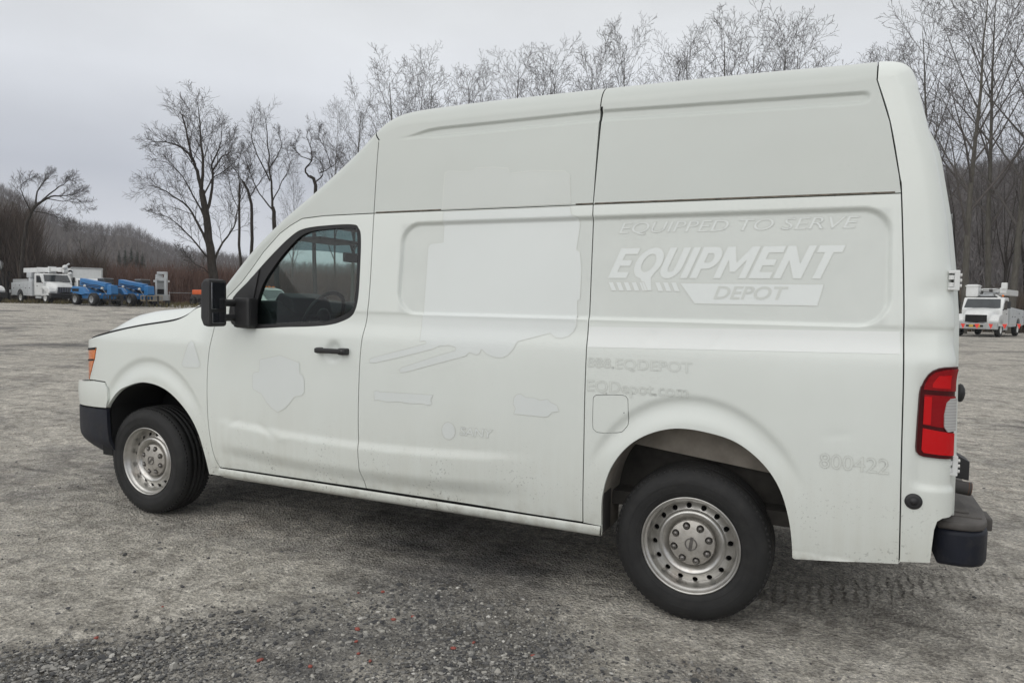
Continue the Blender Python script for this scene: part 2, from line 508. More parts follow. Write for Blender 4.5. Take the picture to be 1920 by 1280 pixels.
def make_ground():
    rad = [0.0] + list(np.geomspace(0.6, 420, 230))
    na = 420
    V, F = [], []
    rr, aa = np.meshgrid(rad[1:], np.linspace(0, 2 * PI, na, endpoint=False), indexing='ij')
    X = CAM[0] + rr * np.sin(aa); Y = CAM[1] + rr * np.cos(aa)
    Z = terrain(X, Y)
    rng = np.random.default_rng(5)
    for k in range(26):
        f = rng.uniform(0.25, 2.2); th = rng.uniform(0, PI * 2); ph = rng.uniform(0, 7)
        Z = Z + 0.006 / f ** 0.9 * np.sin(f * (X * math.cos(th) + Y * math.sin(th)) + ph) * np.clip(rr / 4, 0.1, 1)
    # flat where the van stands
    cx, cy = np.clip(X, -4.4, 1.3), np.clip(Y, -0.1, 2.1)
    dv = np.hypot(X - cx, Y - cy)
    k = np.clip(dv / 1.5, 0, 1)
    Z = Z * k
    V = np.concatenate([[[CAM[0], CAM[1], 0]], np.stack([X, Y, Z], -1).reshape(-1, 3)])
    n = len(rad) - 1
    i, j = np.meshgrid(np.arange(n - 1), np.arange(na), indexing='ij')
    a = 1 + i * na + j; b = 1 + i * na + (j + 1) % na
    c = 1 + (i + 1) * na + (j + 1) % na; d = 1 + (i + 1) * na + j
    F = np.stack([a, d, c, b], -1).reshape(-1, 4)
    mt, nt, bs = new_mat("gravel_lot")
    geo = nt.nodes.new("ShaderNodeNewGeometry")
    P = geo.outputs['Position']
    def mapped(sc, rot=0.0):
        q = nt.nodes.new("ShaderNodeMapping")
        q.inputs['Scale'].default_value = sc
        q.inputs['Rotation'].default_value = (0, 0, rot)
        nt.links.new(P, q.inputs[0])
        return q.outputs[0]
    patch = noise(nt, 0.42, 7, 0.62, P, 0.4)
    patch2 = noise(nt, 1.9, 6, 0.65, P, 0.6)
    streak = noise(nt, 1.0, 6, 0.6, mapped((0.20, 1.3, 1), R(-24)), 1.0)
    streak2 = noise(nt, 1.0, 6, 0.62, mapped((0.5, 2.6, 1), R(-38)), 2.0)
    fine = noise(nt, 45, 6, 0.75, P)
    grit = noise(nt, 190, 3, 0.7, P)
    dust = mixc(nt, mrange(nt, patch2, 0.3, 0.7, 0, 1), (0.42, 0.397, 0.352), (0.58, 0.551, 0.493))
    dark = mixc(nt, mrange(nt, patch2, 0.3, 0.7, 0, 1), (0.105, 0.103, 0.10), (0.20, 0.194, 0.185))
    s1 = math_n(nt, 'ADD', math_n(nt, 'MULTIPLY', patch, 0.55), math_n(nt, 'MULTIPLY', streak, 0.3))
    s1 = math_n(nt, 'ADD', s1, math_n(nt, 'MULTIPLY', patch2, 0.2))
    s1 = math_n(nt, 'ADD', s1, math_n(nt, 'MULTIPLY', streak2, 0.12))
    at_ = nt.nodes.new('ShaderNodeAttribute')
    at_.attribute_name = 'stony'
    s1 = math_n(nt, 'ADD', s1, math_n(nt, 'MULTIPLY', at_.outputs['Fac'], 0.058))
    mask = mrange(nt, s1, 0.565, 0.70, 0, 1)
    k = mixc(nt, mask, dust, dark)
    k = mixc(nt, mrange(nt, streak2, 0.52, 0.72, 0, 0.55), k, (0.13, 0.125, 0.118))
    k = mixc(nt, mrange(nt, streak, 0.55, 0.75, 0, 0.45), k, (0.46, 0.44, 0.40))
    brown = mrange(nt, noise(nt, 0.8, 6, 0.65, P), 0.60, 0.74, 0, 0.5)
    k = mixc(nt, brown, k, (0.28, 0.215, 0.155))
    k = mixc(nt, 1.0, k, mixc(nt, mrange(nt, fine, 0.3, 0.7, 0, 1), (0.62, 0.62, 0.62), (1.38, 1.38, 1.38)), 'MULTIPLY')
    k = mixc(nt, 1.0, k, mixc(nt, mrange(nt, grit, 0.3, 0.7, 0, 1), (0.7, 0.7, 0.7), (1.3, 1.3, 1.3)), 'MULTIPLY')
    mott = noise(nt, 6.5, 6, 0.7, P, 0.8)
    k = mixc(nt, 1.0, k, mixc(nt, mrange(nt, mott, 0.32, 0.68, 0, 1), (0.56, 0.55, 0.54), (1.38, 1.38, 1.38)), 'MULTIPLY')
    vor = nt.nodes.new("ShaderNodeTexVoronoi")
    vor.inputs['Scale'].default_value = 70
    nt.links.new(P, vor.inputs['Vector'])
    sv = nt.nodes.new("ShaderNodeSeparateColor")
    nt.links.new(vor.outputs['Color'], sv.inputs[0])
    k = mixc(nt, 1.0, k, mixc(nt, sv.outputs[0], (0.72, 0.72, 0.73), (1.28, 1.27, 1.25)), 'MULTIPLY')
    nt.links.new(k, bs.inputs['Base Color'])
    bs.inputs['Roughness'].default_value = 0.92
    bs.inputs['Specular IOR Level'].default_value = 0.25
    h = math_n(nt, 'ADD', math_n(nt, 'MULTIPLY', fine, 1.0), math_n(nt, 'MULTIPLY', grit, 0.35))
    h = math_n(nt, 'ADD', h, math_n(nt, 'MULTIPLY', vor.outputs['Distance'], 0.9))
    h = math_n(nt, 'ADD', h, math_n(nt, 'MULTIPLY', streak2, 2.6))
    h = math_n(nt, 'ADD', h, math_n(nt, 'MULTIPLY', patch2, 1.5))
    tk = nt.nodes.new('ShaderNodeAttribute'); tk.attribute_name = 'track'
    wv = nt.nodes.new('ShaderNodeTexWave'); wv.wave_type = 'BANDS'; wv.bands_direction = 'X'
    wv.inputs['Scale'].default_value = 5.5; wv.inputs['Distortion'].default_value = 3.0; wv.inputs['Detail'].default_value = 3; wv.inputs['Detail Scale'].default_value = 2.5
    nt.links.new(P, wv.inputs[0])
    h = math_n(nt, 'ADD', h, math_n(nt, 'MULTIPLY', math_n(nt, 'MULTIPLY', tk.outputs['Fac'], math_n(nt, 'SUBTRACT', wv.outputs['Fac'], 1.0)), 1.0))
    bump(nt, bs, h, 0.9, 0.022)
    o = np_mesh("ground", V, F, mt, smooth=True)
    at3 = o.data.attributes.new('track', 'FLOAT', 'POINT')
    at3.data.foreach_set('value', track(V[:, 0], V[:, 1]).astype(np.float32))
    at2 = o.data.attributes.new('stony', 'FLOAT', 'POINT')
    at2.data.foreach_set('value', gravelly(V[:, 0], V[:, 1]).astype(np.float32))
    tag(o, "grey gravel and dust lot with faint tyre tracks", None, None, 'structure')
    tri = np.array([[0, 1 + (j + 1) % na, 1 + j] for j in range(na)])
    return o
make_ground()

def make_gravel():
    """loose stones on the near ground: one mass nobody could count"""
    rng = np.random.default_rng(11)
    bm = bmesh.new()
    bmesh.ops.create_icosphere(bm, subdivisions=1, radius=1.0)
    bm.verts.index_update()
    base = np.array([v.co[:] for v in bm.verts]); fac = np.array([[v.index for v in f.verts] for f in bm.faces])
    bm.free()
    n = 110000
    # positions: dense close to the camera, in drifts
    dep = 2.3 + 7.5 * rng.random(n * 5) ** 1.9
    az = rng.uniform(-0.80, 0.80, n * 5) - YAW
    x = CAM[0] + np.sin(az) * dep; y = CAM[1] + np.cos(az) * dep
    g = (np.sin(1.7 * x + 0.8 * y + 1.0) + np.sin(-0.9 * x + 2.3 * y + 2.2) + np.sin(3.1 * x + 2.9 * y) * 0.7 + np.sin(5.3 * x - 3.9 * y + 1) * 0.5)
    p = np.clip((0.115 + 0.06 * g + 0.17 * gravelly(x, y) * (1 + .55 * g) + np.clip((3.2 - dep) * 0.15, -0.1, 0.1)), 0.02, 1)
    under = (x > -4.3) & (x < 1.1) & (y > 0.0) & (y < 2.0)
    ok = (rng.random(n * 5) < p) & ~under
    x, y = x[ok][:n], y[ok][:n]
    n = len(x)
    s = np.clip(rng.lognormal(math.log(0.0030), 0.55, n), 0.0015, 0.016) * (1 + .15 * np.clip(gravelly(x, y), -.5, 1))
    big = rng.random(n) < .012
    s = np.where(big, rng.uniform(.007, .013, n), s)
    V = base[None] * (1 + rng.uniform(-0.38, 0.38, (n, len(base), 1)))
    sc = np.stack([rng.uniform(0.8, 1.5, n), rng.uniform(0.7, 1.2, n), rng.uniform(0.35, 0.75, n)], -1)
    V = V * sc[:, None, :] * s[:, None, None]
    a = rng.uniform(0, 2 * PI, n)
    ca, sa = np.cos(a)[:, None], np.sin(a)[:, None]
    X = V[..., 0] * ca - V[..., 1] * sa + x[:, None]
    Y = V[..., 0] * sa + V[..., 1] * ca + y[:, None]
    Z = V[..., 2] + (s * 0.15)[:, None]
    VV = np.stack([X, Y, Z], -1).reshape(-1, 3)
    FF = (fac[None] + (np.arange(n) * len(base))[:, None, None]).reshape(-1, 3)
    mt, nt, b = new_mat("mixed_stone")
    geo = nt.nodes.new("ShaderNodeNewGeometry")
    rp = nt.nodes.new("ShaderNodeValToRGB")
    nt.links.new(geo.outputs['Random Per Island'], rp.inputs[0])
    e = rp.color_ramp
    e.interpolation = 'CONSTANT'
    cols = [(0, (0.06, 0.06, 0.062)), (0.24, (0.11, 0.108, 0.105)), (0.48, (0.18, 0.175, 0.165)), (0.72, (0.27, 0.26, 0.24)), (0.9, (0.37, 0.355, 0.32)), (0.975, (0.5, 0.485, 0.45))]
    e.elements[0].color = cols[0][1] + (1,)
    e.elements[1].position, e.elements[1].color = cols[1][0], cols[1][1] + (1,)
    for p_, c_ in cols[2:]:
        q = e.elements.new(p_); q.color = c_ + (1,)
    nt.links.new(rp.outputs[0], b.inputs['Base Color'])
    b.inputs['Roughness'].default_value = 0.9
    o = np_mesh("gravel", VV, FF, mt)
    tag(o, "loose dark and pale gravel on the near ground", None, None, 'stuff')
    # bits of red brick lying among it
    chips = [(672, 1112), (668, 1203), (738, 1162), (775, 1157), (670, 1180), (672, 1226), (488, 1238), (582, 1250), (305, 1138), (180, 1197), (718, 1110), (888, 1205), (850, 1216), (694, 1240), (1000, 1230)]
    mk = simple("brick_red", (0.30, 0.085, 0.065), 0.9, var=0.3, vs=60)
    words = ["red brick chip in the gravel furthest from the camera, behind the loose stones",
             "red brick chip on pale sand at the front of the gravel"]
    bmc = MB()
    rr = random.Random(4)
    root = None
    for i, (px, py) in enumerate(chips):
        d = FW + RT * (px - 960) / FPX - UP * (py - 640) / FPX
        t = -CAM[2] / d[2]
        q = CAM + t * d
        k = MB()
        sz = rr.uniform(0.006, 0.0125) * (0.9 if i in (0, 8, 10, 14) else 1.15)
        k.ball((0, 0, 0), sz, None, (rr.uniform(1.0, 1.6), rr.uniform(0.8, 1.1), rr.uniform(0.5, 0.7)), 1)
        k.v = [(a_ * rr.uniform(0.8, 1.2), b_ * rr.uniform(0.8, 1.2), c_) for a_, b_, c_ in k.v]
        o = k.build("brick_chip", mk)
        o.location = (q[0], q[1], 0.004)
        o.rotation_euler = (0, 0, rr.uniform(0, 6))
        tag(o, "small red brick chip lying in the dark gravel near the camera", "brick chip", "red brick chips in the gravel")
make_gravel()

# ------------------------------------------------------------------ the van: surface
VW = 2.03                                # body width; the near side lies at y = 0
VL = Vector((-1.8, 1.015, 0))            # base point of the van
_zs = np.linspace(0.1, 2.9, 281)
_in = np.interp(_zs, [0.3, .40, .5, .62, 1.2, 1.45, 2.01, 2.3, 2.6], [.04, .012, .003, 0, 0, .010, .052, .092, .142])
_in = np.convolve(np.pad(_in, 6, mode='edge'), np.ones(13) / 13, mode='valid')
def inset(z): return np.interp(z, _zs, _in)
def XR(z): return np.interp(z, [.4, .9, 1.49, 1.67, 1.89, 2.16, 2.5, 2.6], [1.075, 1.07, 1.055, 1.04, 1.015, .968, .885, .86])
RR = 0.09
def sst(x, a, b):
    t = np.clip((x - a) / (b - a), 0, 1)
    return t * t * (3 - 2 * t)
def rrect(u, z, u0, u1, z0, z1, r):
    qx = np.abs(u - (u0 + u1) / 2) - (u1 - u0) / 2 + r
    qz = np.abs(z - (z0 + z1) / 2) - (z1 - z0) / 2 + r
    return np.minimum(np.maximum(qx, qz), 0) + np.hypot(np.maximum(qx, 0), np.maximum(qz, 0)) - r
def polydist(u, z, P):
    d = np.full(np.shape(u), 1e9)
    for (a, b), (c, e) in zip(P[:-1], P[1:]):
        t = np.clip(((u - a) * (c - a) + (z - b) * (e - b)) / ((c - a) ** 2 + (e - b) ** 2), 0, 1)
        d = np.minimum(d, np.hypot(u - a - t * (c - a), z - b - t * (e - b)))
    return d
RIB = [(-1.74, 2.444), (-1.53, 2.466), (-.53, 2.474), (.665, 2.442)]
def D(u, z):
    """depth (inwards) of the pressed features of the near side"""
    u = np.asarray(u, float); z = np.asarray(z, float)
    zt = 1.968 - 0.008 * (u + 1.6) / 2.4
    # ledge under the pressed panel: the body is widest at its lower edge
    led = sst(z, 1.295, 1.40)
    d = 0.014 * led * sst(u, -3.0, -2.8) * (1 - 0.3 * sst(z, 1.44, 1.46))
    # fender shoulder
    d = d + 0.075 * np.clip((z - 1.215) / .22, 0, 1.3) ** 1.25 * (1 - sst(u, -3.20, -3.02))
    s = rrect(u, z, -1.655, 0.803, 1.449, 1.966, 0.125)
    wb = 0.011 + 0.013 * sst(z, 1.55, 1.85)
    d = d + 0.017 * sst(-s / wb, 0.0, 1.0)
    # roof side rib (tapers out at its front end)
    rd = polydist(u, z, RIB)
    hw = 0.006 + 0.022 * sst(u, -1.74, -1.42)
    d = d + 0.012 * sst(u, -1.76, -1.5) * (1 - sst(rd, hw - 0.013, hw + .002))
    # wheel arch flares
    for cx, cz, rx, rz in ((0.0, .44, .555, .655), (-3.61, .44, .545, .655)):
        qx, qz = (u - cx) / rx, (z - cz) / rz
        rho = np.hypot(qx, qz)
        f = sst(qz, 0.35, 0.72) * (1 if cx > -1 else 1)
        inn = sst(rho, 1.03, 0.965)
        g = 0.013 * inn * (1 - 1.25 * sst(rho, 0.955, 0.80))
        d = d + f * g
    # lower door crease and scallop
    e = sst(u, -3.06, -2.80) * (1 - sst(u, -1.25, -0.70))
    bow = 0.05 * np.clip((u + 1.86) / 1.1, -1, 1) ** 2
    zz = z - bow
    d = d + e * (-0.012 * (1 - sst(zz, .655, .715)) + 0.026 * (1 - sst(zz, .455, .555)))
    # sill fold
    d = d - 0.007 * (1 - sst(z, .425, .44)) * (u > 0.4)
    # handle dish
    hr = np.hypot((u + 2.078) / 0.056, (z - 1.222) / 0.066)
    d = d + 0.018 * (1 - sst(hr, 0.55, 1.0))
    # window surround of the door
    # pocket round the tail lamp
    t = rrect(u, z, 0.898, 1.4, 0.775, 1.36, 0.05)
    d = d + 0.012 * sst(-t, 0.0, 0.03) * (1 - sst(z, 1.22, 1.33))
    # dent in the rear pillar
    d = d + 0.010 * np.exp(-(((u - 0.98) / 0.06) ** 2 + ((z - 1.60) / 0.05) ** 2)) + 0.006 * np.exp(-(((u - 0.95) / 0.07) ** 2 + ((z - 1.44) / 0.035) ** 2))
    # dents low on the front door
    for (a, b, c, w_, amp) in ((-2.86, .73, 0.5, .05, .0045), (-2.58, .70, -0.5, .07, .005), (-2.45, .665, 0.2, .05, -.003), (-.2, 1.37, 0.3, .03, .004), (.1, 1.355, 1.2, .02, .004), (.62, .98, .2, .05, .002)):
        d = d + amp * np.exp(-(((u - a) / w_) ** 2 + ((z - b - c * (u - a)) / .018) ** 2))
    # sheet metal is never flat
    d = d + 0.0011 * np.sin(3.1 * u + 1.3 * z + .7) * np.sin(2.3 * z - 1.1 * u) + 0.0007 * np.sin(7.3 * u - 4.1 * z) * np.sin(5.9 * z + 2.2 * u + 1)
    return d
def surf(u, z, off=0.0, Lx=0.80, dfun=D):
    """point of the near side: u runs along the body and round its front and rear corners"""
    u = np.asarray(u, float); z = np.asarray(z, float)
    i0 = inset(z); dd = dfun(u, z) - off; i = i0 + dd
    if callable(Lx): Lx = Lx(u)
    wr = XR(z) - RR
    af = np.clip((-u - 3.85) / .72, 0, 2.2)
    ar = np.clip((u - wr) / RR, 0, PI / 2)
    over = np.maximum(u - wr - RR * PI / 2, 0)
    x = np.where(u < -3.85, -3.85 - Lx * np.sin(af) + dd * np.sin(af), np.where(u > wr, wr + (RR - dd) * np.sin(ar), u))
    y = np.where(u < -3.85, .45 * (1 - np.cos(af)) + i0 + dd * np.cos(af), np.where(u > wr, i0 + RR - (RR - dd) * np.cos(ar) + over, i))
    return np.stack([x, y, z], -1)

LXB = lambda u: .80 + .13 * sst(-u, 4.03, 4.55)
def resample(P, step, closed=True):
    P = [np.array(p, float) for p in P]
    o = []
    n = len(P)
    for i in range(n if closed else n - 1):
        a, b = P[i], P[(i + 1) % n]
        k = max(1, int(math.ceil(np.linalg.norm(b - a) / step)))
        for j in range(k): o.append(a + (b - a) * j / k)
    if not closed: o.append(P[-1])
    return np.array(o)
def smooth_poly(P, it=2, closed=False, keep=None):
    """Chaikin-free smoothing: Catmull-Rom through the points"""
    P = [np.array(p, float) for p in P]
    n = len(P); o = []
    for i in range(n if closed else n - 1):
        if closed: a, b, c, d = P[i - 1], P[i], P[(i + 1) % n], P[(i + 2) % n]
        else: a, b, c, d = P[max(i - 1, 0)], P[i], P[i + 1], P[min(i + 2, n - 1)]
        for t in np.linspace(0, 1, 6, endpoint=False):
            o.append(0.5 * ((2 * b) + (-a + c) * t + (2 * a - 5 * b + 4 * c - d) * t * t + (-a + 3 * b - 3 * c + d) * t ** 3))
    if not closed: o.append(P[-1])
    return [tuple(q) for q in o]
def area(P):
    x, z = P[:, 0], P[:, 1]
    return 0.5 * np.sum(x * np.roll(z, -1) - np.roll(x, -1) * z)
def offset_poly(P, d):
    """shrink a CCW polygon by d"""
    n = len(P)
    a = P - np.roll(P, 1, 0); b = np.roll(P, -1, 0) - P
    na = np.stack([-a[:, 1], a[:, 0]], -1); nb = np.stack([-b[:, 1], b[:, 0]], -1)
    na /= np.linalg.norm(na, axis=1)[:, None] + 1e-12; nb /= np.linalg.norm(nb, axis=1)[:, None] + 1e-12
    m_ = na + nb
    l = np.sum(m_ * na, 1)[:, None]
    return P + m_ / np.maximum(l, 0.5) * d
def inside(pu, pz, P):
    r = np.zeros(pu.shape, bool)
    x, z = P[:, 0], P[:, 1]; x2, z2 = np.roll(x, -1), np.roll(z, -1)
    for a, b, c, d in zip(x, z, x2, z2):
        if b == d: continue
        k = ((b > pz) != (d > pz))
        k &= pu < (c - a) * (pz - b) / (d - b) + a
        r ^= k
    return r
def fine_lines(lo, hi, step, zones):
    o = [lo]
    while o[-1] < hi:
        s = step
        for a, b, st in zones:
            if a - st <= o[-1] <= b: s = min(s, st)
        nx = o[-1] + s
        for a, b, st in zones:
            if o[-1] < a < nx and st < step: nx = a
        o.append(nx)
    return np.array(o)
UZ = [(-1.665, -1.50, .008), (.67, .81, .008), (-.55, .55, .012), (-4.15, -3.05, .012)]
ZZ = [(1.445, 1.58, .0065), (1.84, 1.975, .0065), (2.40, 2.52, .006), (.44, .58, .012), (.64, .77, .011), (.78, 1.12, .010)]

def panel(name, outline, mat, parent, holes=(), step=0.018, gap=0.0028, off=0.0, Lx=0.80, flange=0.022, fn=None, dfun=D, zones=True, loc=None):
    fn = fn or (lambda u, z: surf(u, z, off, Lx, dfun))
    O = np.array(outline, float)
    if area(O) < 0: O = O[::-1]
    O = resample(O, step * 1.0)
    if gap: O = offset_poly(O, gap)
    H = []
    for h in holes:
        h = np.array(h, float)
        if area(h) < 0: h = h[::-1]
        h = resample(h, step * 0.9)
        H.append(h[::-1])
    U = fine_lines(O[:, 0].min() - .001, O[:, 0].max(), step, UZ if zones else [])
    Z = fine_lines(O[:, 1].min() - .001, O[:, 1].max(), step, ZZ if zones else [])
    gu, gz = np.meshgrid(U, Z, indexing='ij')
    ok = inside(gu, gz, O)
    dist = polydist(gu, gz, [tuple(p) for p in O] + [tuple(O[0])])
    for h in H:
        ok &= ~inside(gu, gz, h)
        dist = np.minimum(dist, polydist(gu, gz, [tuple(p) for p in h] + [tuple(h[0])]))
    ok &= dist > 0.004
    cell = ok[:-1, :-1] & ok[1:, :-1] & ok[1:, 1:] & ok[:-1, 1:]
    idx = -np.ones(gu.shape, int)
    used = np.zeros(gu.shape, bool)
    for a in (0, 1):
        for b in (0, 1):
            used[a:cell.shape[0] + a, b:cell.shape[1] + b] |= cell
    idx[used] = np.arange(used.sum())
    P2 = np.stack([gu[used], gz[used]], -1)
    ci, cj = np.nonzero(cell)
    quads = np.stack([idx[ci, cj], idx[ci + 1, cj], idx[ci + 1, cj + 1], idx[ci, cj + 1]], -1)
    # boundary of the kept cells
    cp = np.pad(cell, 1)
    ed = []
    for i, j in zip(ci, cj):
        a, b, c, d = idx[i, j], idx[i + 1, j], idx[i + 1, j + 1], idx[i, j + 1]
        if not cp[i + 1, j]: ed.append((a, b))
        if not cp[i + 2, j + 1]: ed.append((b, c))
        if not cp[i + 1, j + 2]: ed.append((c, d))
        if not cp[i, j + 1]: ed.append((d, a))
    gv = sorted(set(v for e in ed for v in e))
    gmap = {v: k for k, v in enumerate(gv)}
    cv = [Vector(P2[v]) for v in gv]
    ce = [(gmap[a], gmap[b]) for a, b in ed]
    ids = list(gv)
    nP = len(P2)
    extra = []
    for loop in [O] + H:
        s0 = len(cv)
        for q in loop:
            cv.append(Vector(q)); ids.append(nP + len(extra)); extra.append(q)
        k = len(loop)
        ce += [(s0 + i, s0 + (i + 1) % k) for i in range(k)]
    rv, re, rf, ov, oe, of = delaunay_2d_cdt(cv, ce, [], 0, 1e-6)
    ids2 = []
    for k, v in enumerate(rv):
        src = ov[k]
        if src: ids2.append(ids[src[0]])
        else:
            ids2.append(nP + len(extra)); extra.append(np.array(v[:]))
    tri = np.array([f[:3] for f in rf if len(f) == 3])
    allP = np.concatenate([P2, np.array(extra)]) if len(extra) else P2
    ids2 = np.array(ids2)
    T = ids2[tri]
    cen = allP[T].mean(1)
    keep = inside(cen[:, 0], cen[:, 1], O)
    for h in H: keep &= ~inside(cen[:, 0], cen[:, 1], h)
    iu = np.clip(np.searchsorted(U, cen[:, 0]) - 1, 0, cell.shape[0] - 1)
    iz = np.clip(np.searchsorted(Z, cen[:, 1]) - 1, 0, cell.shape[1] - 1)
    inr = (cen[:, 0] > U[0]) & (cen[:, 0] < U[-1]) & (cen[:, 1] > Z[0]) & (cen[:, 1] < Z[-1])
    keep &= ~(cell[iu, iz] & inr)
    T = T[keep]
    # make sure of orientation
    ar_ = (allP[T[:, 1], 0] - allP[T[:, 0], 0]) * (allP[T[:, 2], 1] - allP[T[:, 0], 1]) - (allP[T[:, 2], 0] - allP[T[:, 0], 0]) * (allP[T[:, 1], 1] - allP[T[:, 0], 1])
    T[ar_ < 0] = T[ar_ < 0][:, ::-1]
    T = T[np.abs(ar_) > 1e-12]
    V = fn(allP[:, 0], allP[:, 1])
    faces = [tuple(q) for q in quads] + [tuple(t) for t in T]
    sm = [True] * len(faces)
    verts = [V]
    nv = len(V)
    if flange:
        for loop in [O] + H:
            A = fn(loop[:, 0], loop[:, 1])
            e1, e2 = fn(loop[:, 0] + 1e-3, loop[:, 1]) - A, fn(loop[:, 0], loop[:, 1] + 1e-3) - A
            nn = np.cross(e1, e2); nn /= np.linalg.norm(nn, axis=1)[:, None] + 1e-12
            B = A - nn * flange
            k = len(loop)
            verts += [A, B]
            for i in range(k):
                j = (i + 1) % k
                faces.append((nv + j, nv + i, nv + k + i, nv + k + j)); sm.append(True)
            nv += 2 * k
    me = bpy.data.meshes.new(name)
    me.from_pydata(np.concatenate(verts).tolist(), [], faces)
    me.polygons.foreach_set('use_smooth', sm)
    me.update()
    return link_mesh(name, me, mat, parent, loc if loc is not None else -VL)

def ribbon_mesh(lines, hw, off, dfun=D, Lx=0.8):
    """strips that follow the body surface; lines = [(points, closed)]"""
    V, F = [], []
    for P, closed in lines:
        P = resample(P, 0.012, closed)
        if closed:
            t = np.roll(P, -1, 0) - np.roll(P, 1, 0)
        else:
            t = np.gradient(P, axis=0)
        t /= np.linalg.norm(t, axis=1)[:, None] + 1e-12
        nrm = np.stack([-t[:, 1], t[:, 0]], -1)
        A, B = P + nrm * hw, P - nrm * hw
        b = len(V)
        V += surf(A[:, 0], A[:, 1], off, Lx, dfun).tolist() + surf(B[:, 0], B[:, 1], off, Lx, dfun).tolist()
        k = len(P)
        for i in range(k if closed else k - 1):
            j = (i + 1) % k
            F.append((b + i, b + k + i, b + k + j, b + j))
    return V, F

# ------------------------------------------------------------------ the van: body
van = tag(empty("cargo_van", VL), "big white high-roof cargo van parked side-on, faint lettering of removed decals on its side", "van")

E_PTS = [(-3.13, 1.43), (-3.04, 1.53), (-2.81, 1.795), (-2.59, 1.985), (-2.29, 2.205), (-2.06, 2.39), (-1.91, 2.535), (-1.82, 2.595), (-1.70, 2.628), (-1.45, 2.642), (-1.1, 2.646), (-.56, 2.645), (.16, 2.64), (.66, 2.628), (.76, 2.622), (.815, 2.606), (.85, 2.576), (.868, 2.538), (.885, 2.48)]
EP = resample(smooth_poly(E_PTS), 0.012, False)
_t = np.gradient(EP, axis=0); _t /= np.linalg.norm(_t, axis=1)[:, None]
EN = np.stack([-_t[:, 1], _t[:, 0]], -1)
ER = np.interp(EP[:, 0], [-3.1, -2.5, -1.9, -1.5, .6, .8, .9], [.055, .075, .10, .12, .12, .10, .09])
EB = EP - EN * ER[:, None]

GUTTER = [(-1.843, 2.022), (-1.162, 2.021), (-.528, 2.021), (.824, 2.015)]
APILL = [(-3.019, 1.377), (-2.92, 1.532), (-2.821, 1.621), (-2.733, 1.718), (-2.658, 1.807), (-2.532, 1.921), (-2.452, 1.968), (-2.365, 2.008), (-2.194, 2.020), (-1.843, 2.022)]
DFRONT = smooth_poly([(-2.988, .424), (-3.036, .513), (-3.078, .718), (-3.086, .961), (-3.067, 1.17), (-3.026, 1.326), (-3.019, 1.377)])
DREAR = smooth_poly([(-1.843, 2.022), (-1.846, 1.531), (-1.881, 1.255), (-1.895, .945), (-1.893, .728), (-1.878, .541), (-1.852, .43)])
MID = [(-.528, 2.021), (-.524, 1.472), (-.527, 1.047), (-.523, .428)]
RSEAM = smooth_poly([(.716, 2.515), (.771, 2.326), (.814, 2.09), (.824, 2.015), (.848, 1.6), (.859, 1.261), (.866, .925), (.878, .459)])
RARCH = smooth_poly([(-.427, .37), (-.425, .43), (-.421, .575), (-.384, .714), (-.307, .828), (-.204, .903), (-.078, .943), (.058, .940), (.202, .905), (.320, .819), (.397, .707), (.442, .556), (.458, .410)])
FARCH = smooth_poly([(-4.045, .727), (-4.02, .766), (-3.948, .837), (-3.855, .889), (-3.67, .934), (-3.466, .901), (-3.293, .788), (-3.174, .64), (-3.11, .469), (-3.096, .365)])
HOODL = smooth_poly([(-3.19, 1.462), (-3.277, 1.442), (-3.35, 1.388), (-3.47, 1.348), (-3.776, 1.302), (-4.05, 1.25), (-4.20, 1.222), (-4.40, 1.19), (-4.62, 1.165)])
SEAMCAP = [(-1.843, 2.022), (-1.857, 2.45)]
def upto(P, f): return [p for p in P if f(p)]
def cat(*a):
    o = []
    for l in a:
        for p in l:
            p = tuple(map(float, p))
            if not o or abs(o[-1][0] - p[0]) + abs(o[-1][1] - p[1]) > 1e-4: o.append(p)
    return o

WHOLE = smooth_poly([(-2.853, 1.341), (-2.895, 1.50), (-2.744, 1.648), (-2.604, 1.777), (-2.447, 1.901), (-2.34, 1.948), (-2.149, 1.963), (-1.985, 1.962), (-1.944, 1.939), (-1.924, 1.885), (-1.918, 1.715), (-1.922, 1.53), (-1.952, 1.443), (-2.027, 1.398), (-2.158, 1.368), (-2.423, 1.351)], closed=True)
WGLASS = smooth_poly([(-2.712, 1.366), (-2.70, 1.452), (-2.653, 1.602), (-2.569, 1.718), (-2.461, 1.831), (-2.337, 1.918), (-2.147, 1.941), (-1.99, 1.940), (-1.957, 1.914), (-1.944, 1.715), (-1.948, 1.542), (-1.976, 1.462), (-2.163, 1.390), (-2.424, 1.375)], closed=True)
FUEL = smooth_poly([(-.484, 1.05), (-.476, 1.071), (-.455, 1.079), (-.341, 1.087), (-.312, 1.076), (-.305, 1.05), (-.303, .955), (-.318, .922), (-.348, .898), (-.443, .890), (-.472, .90), (-.483, .925)], closed=True)

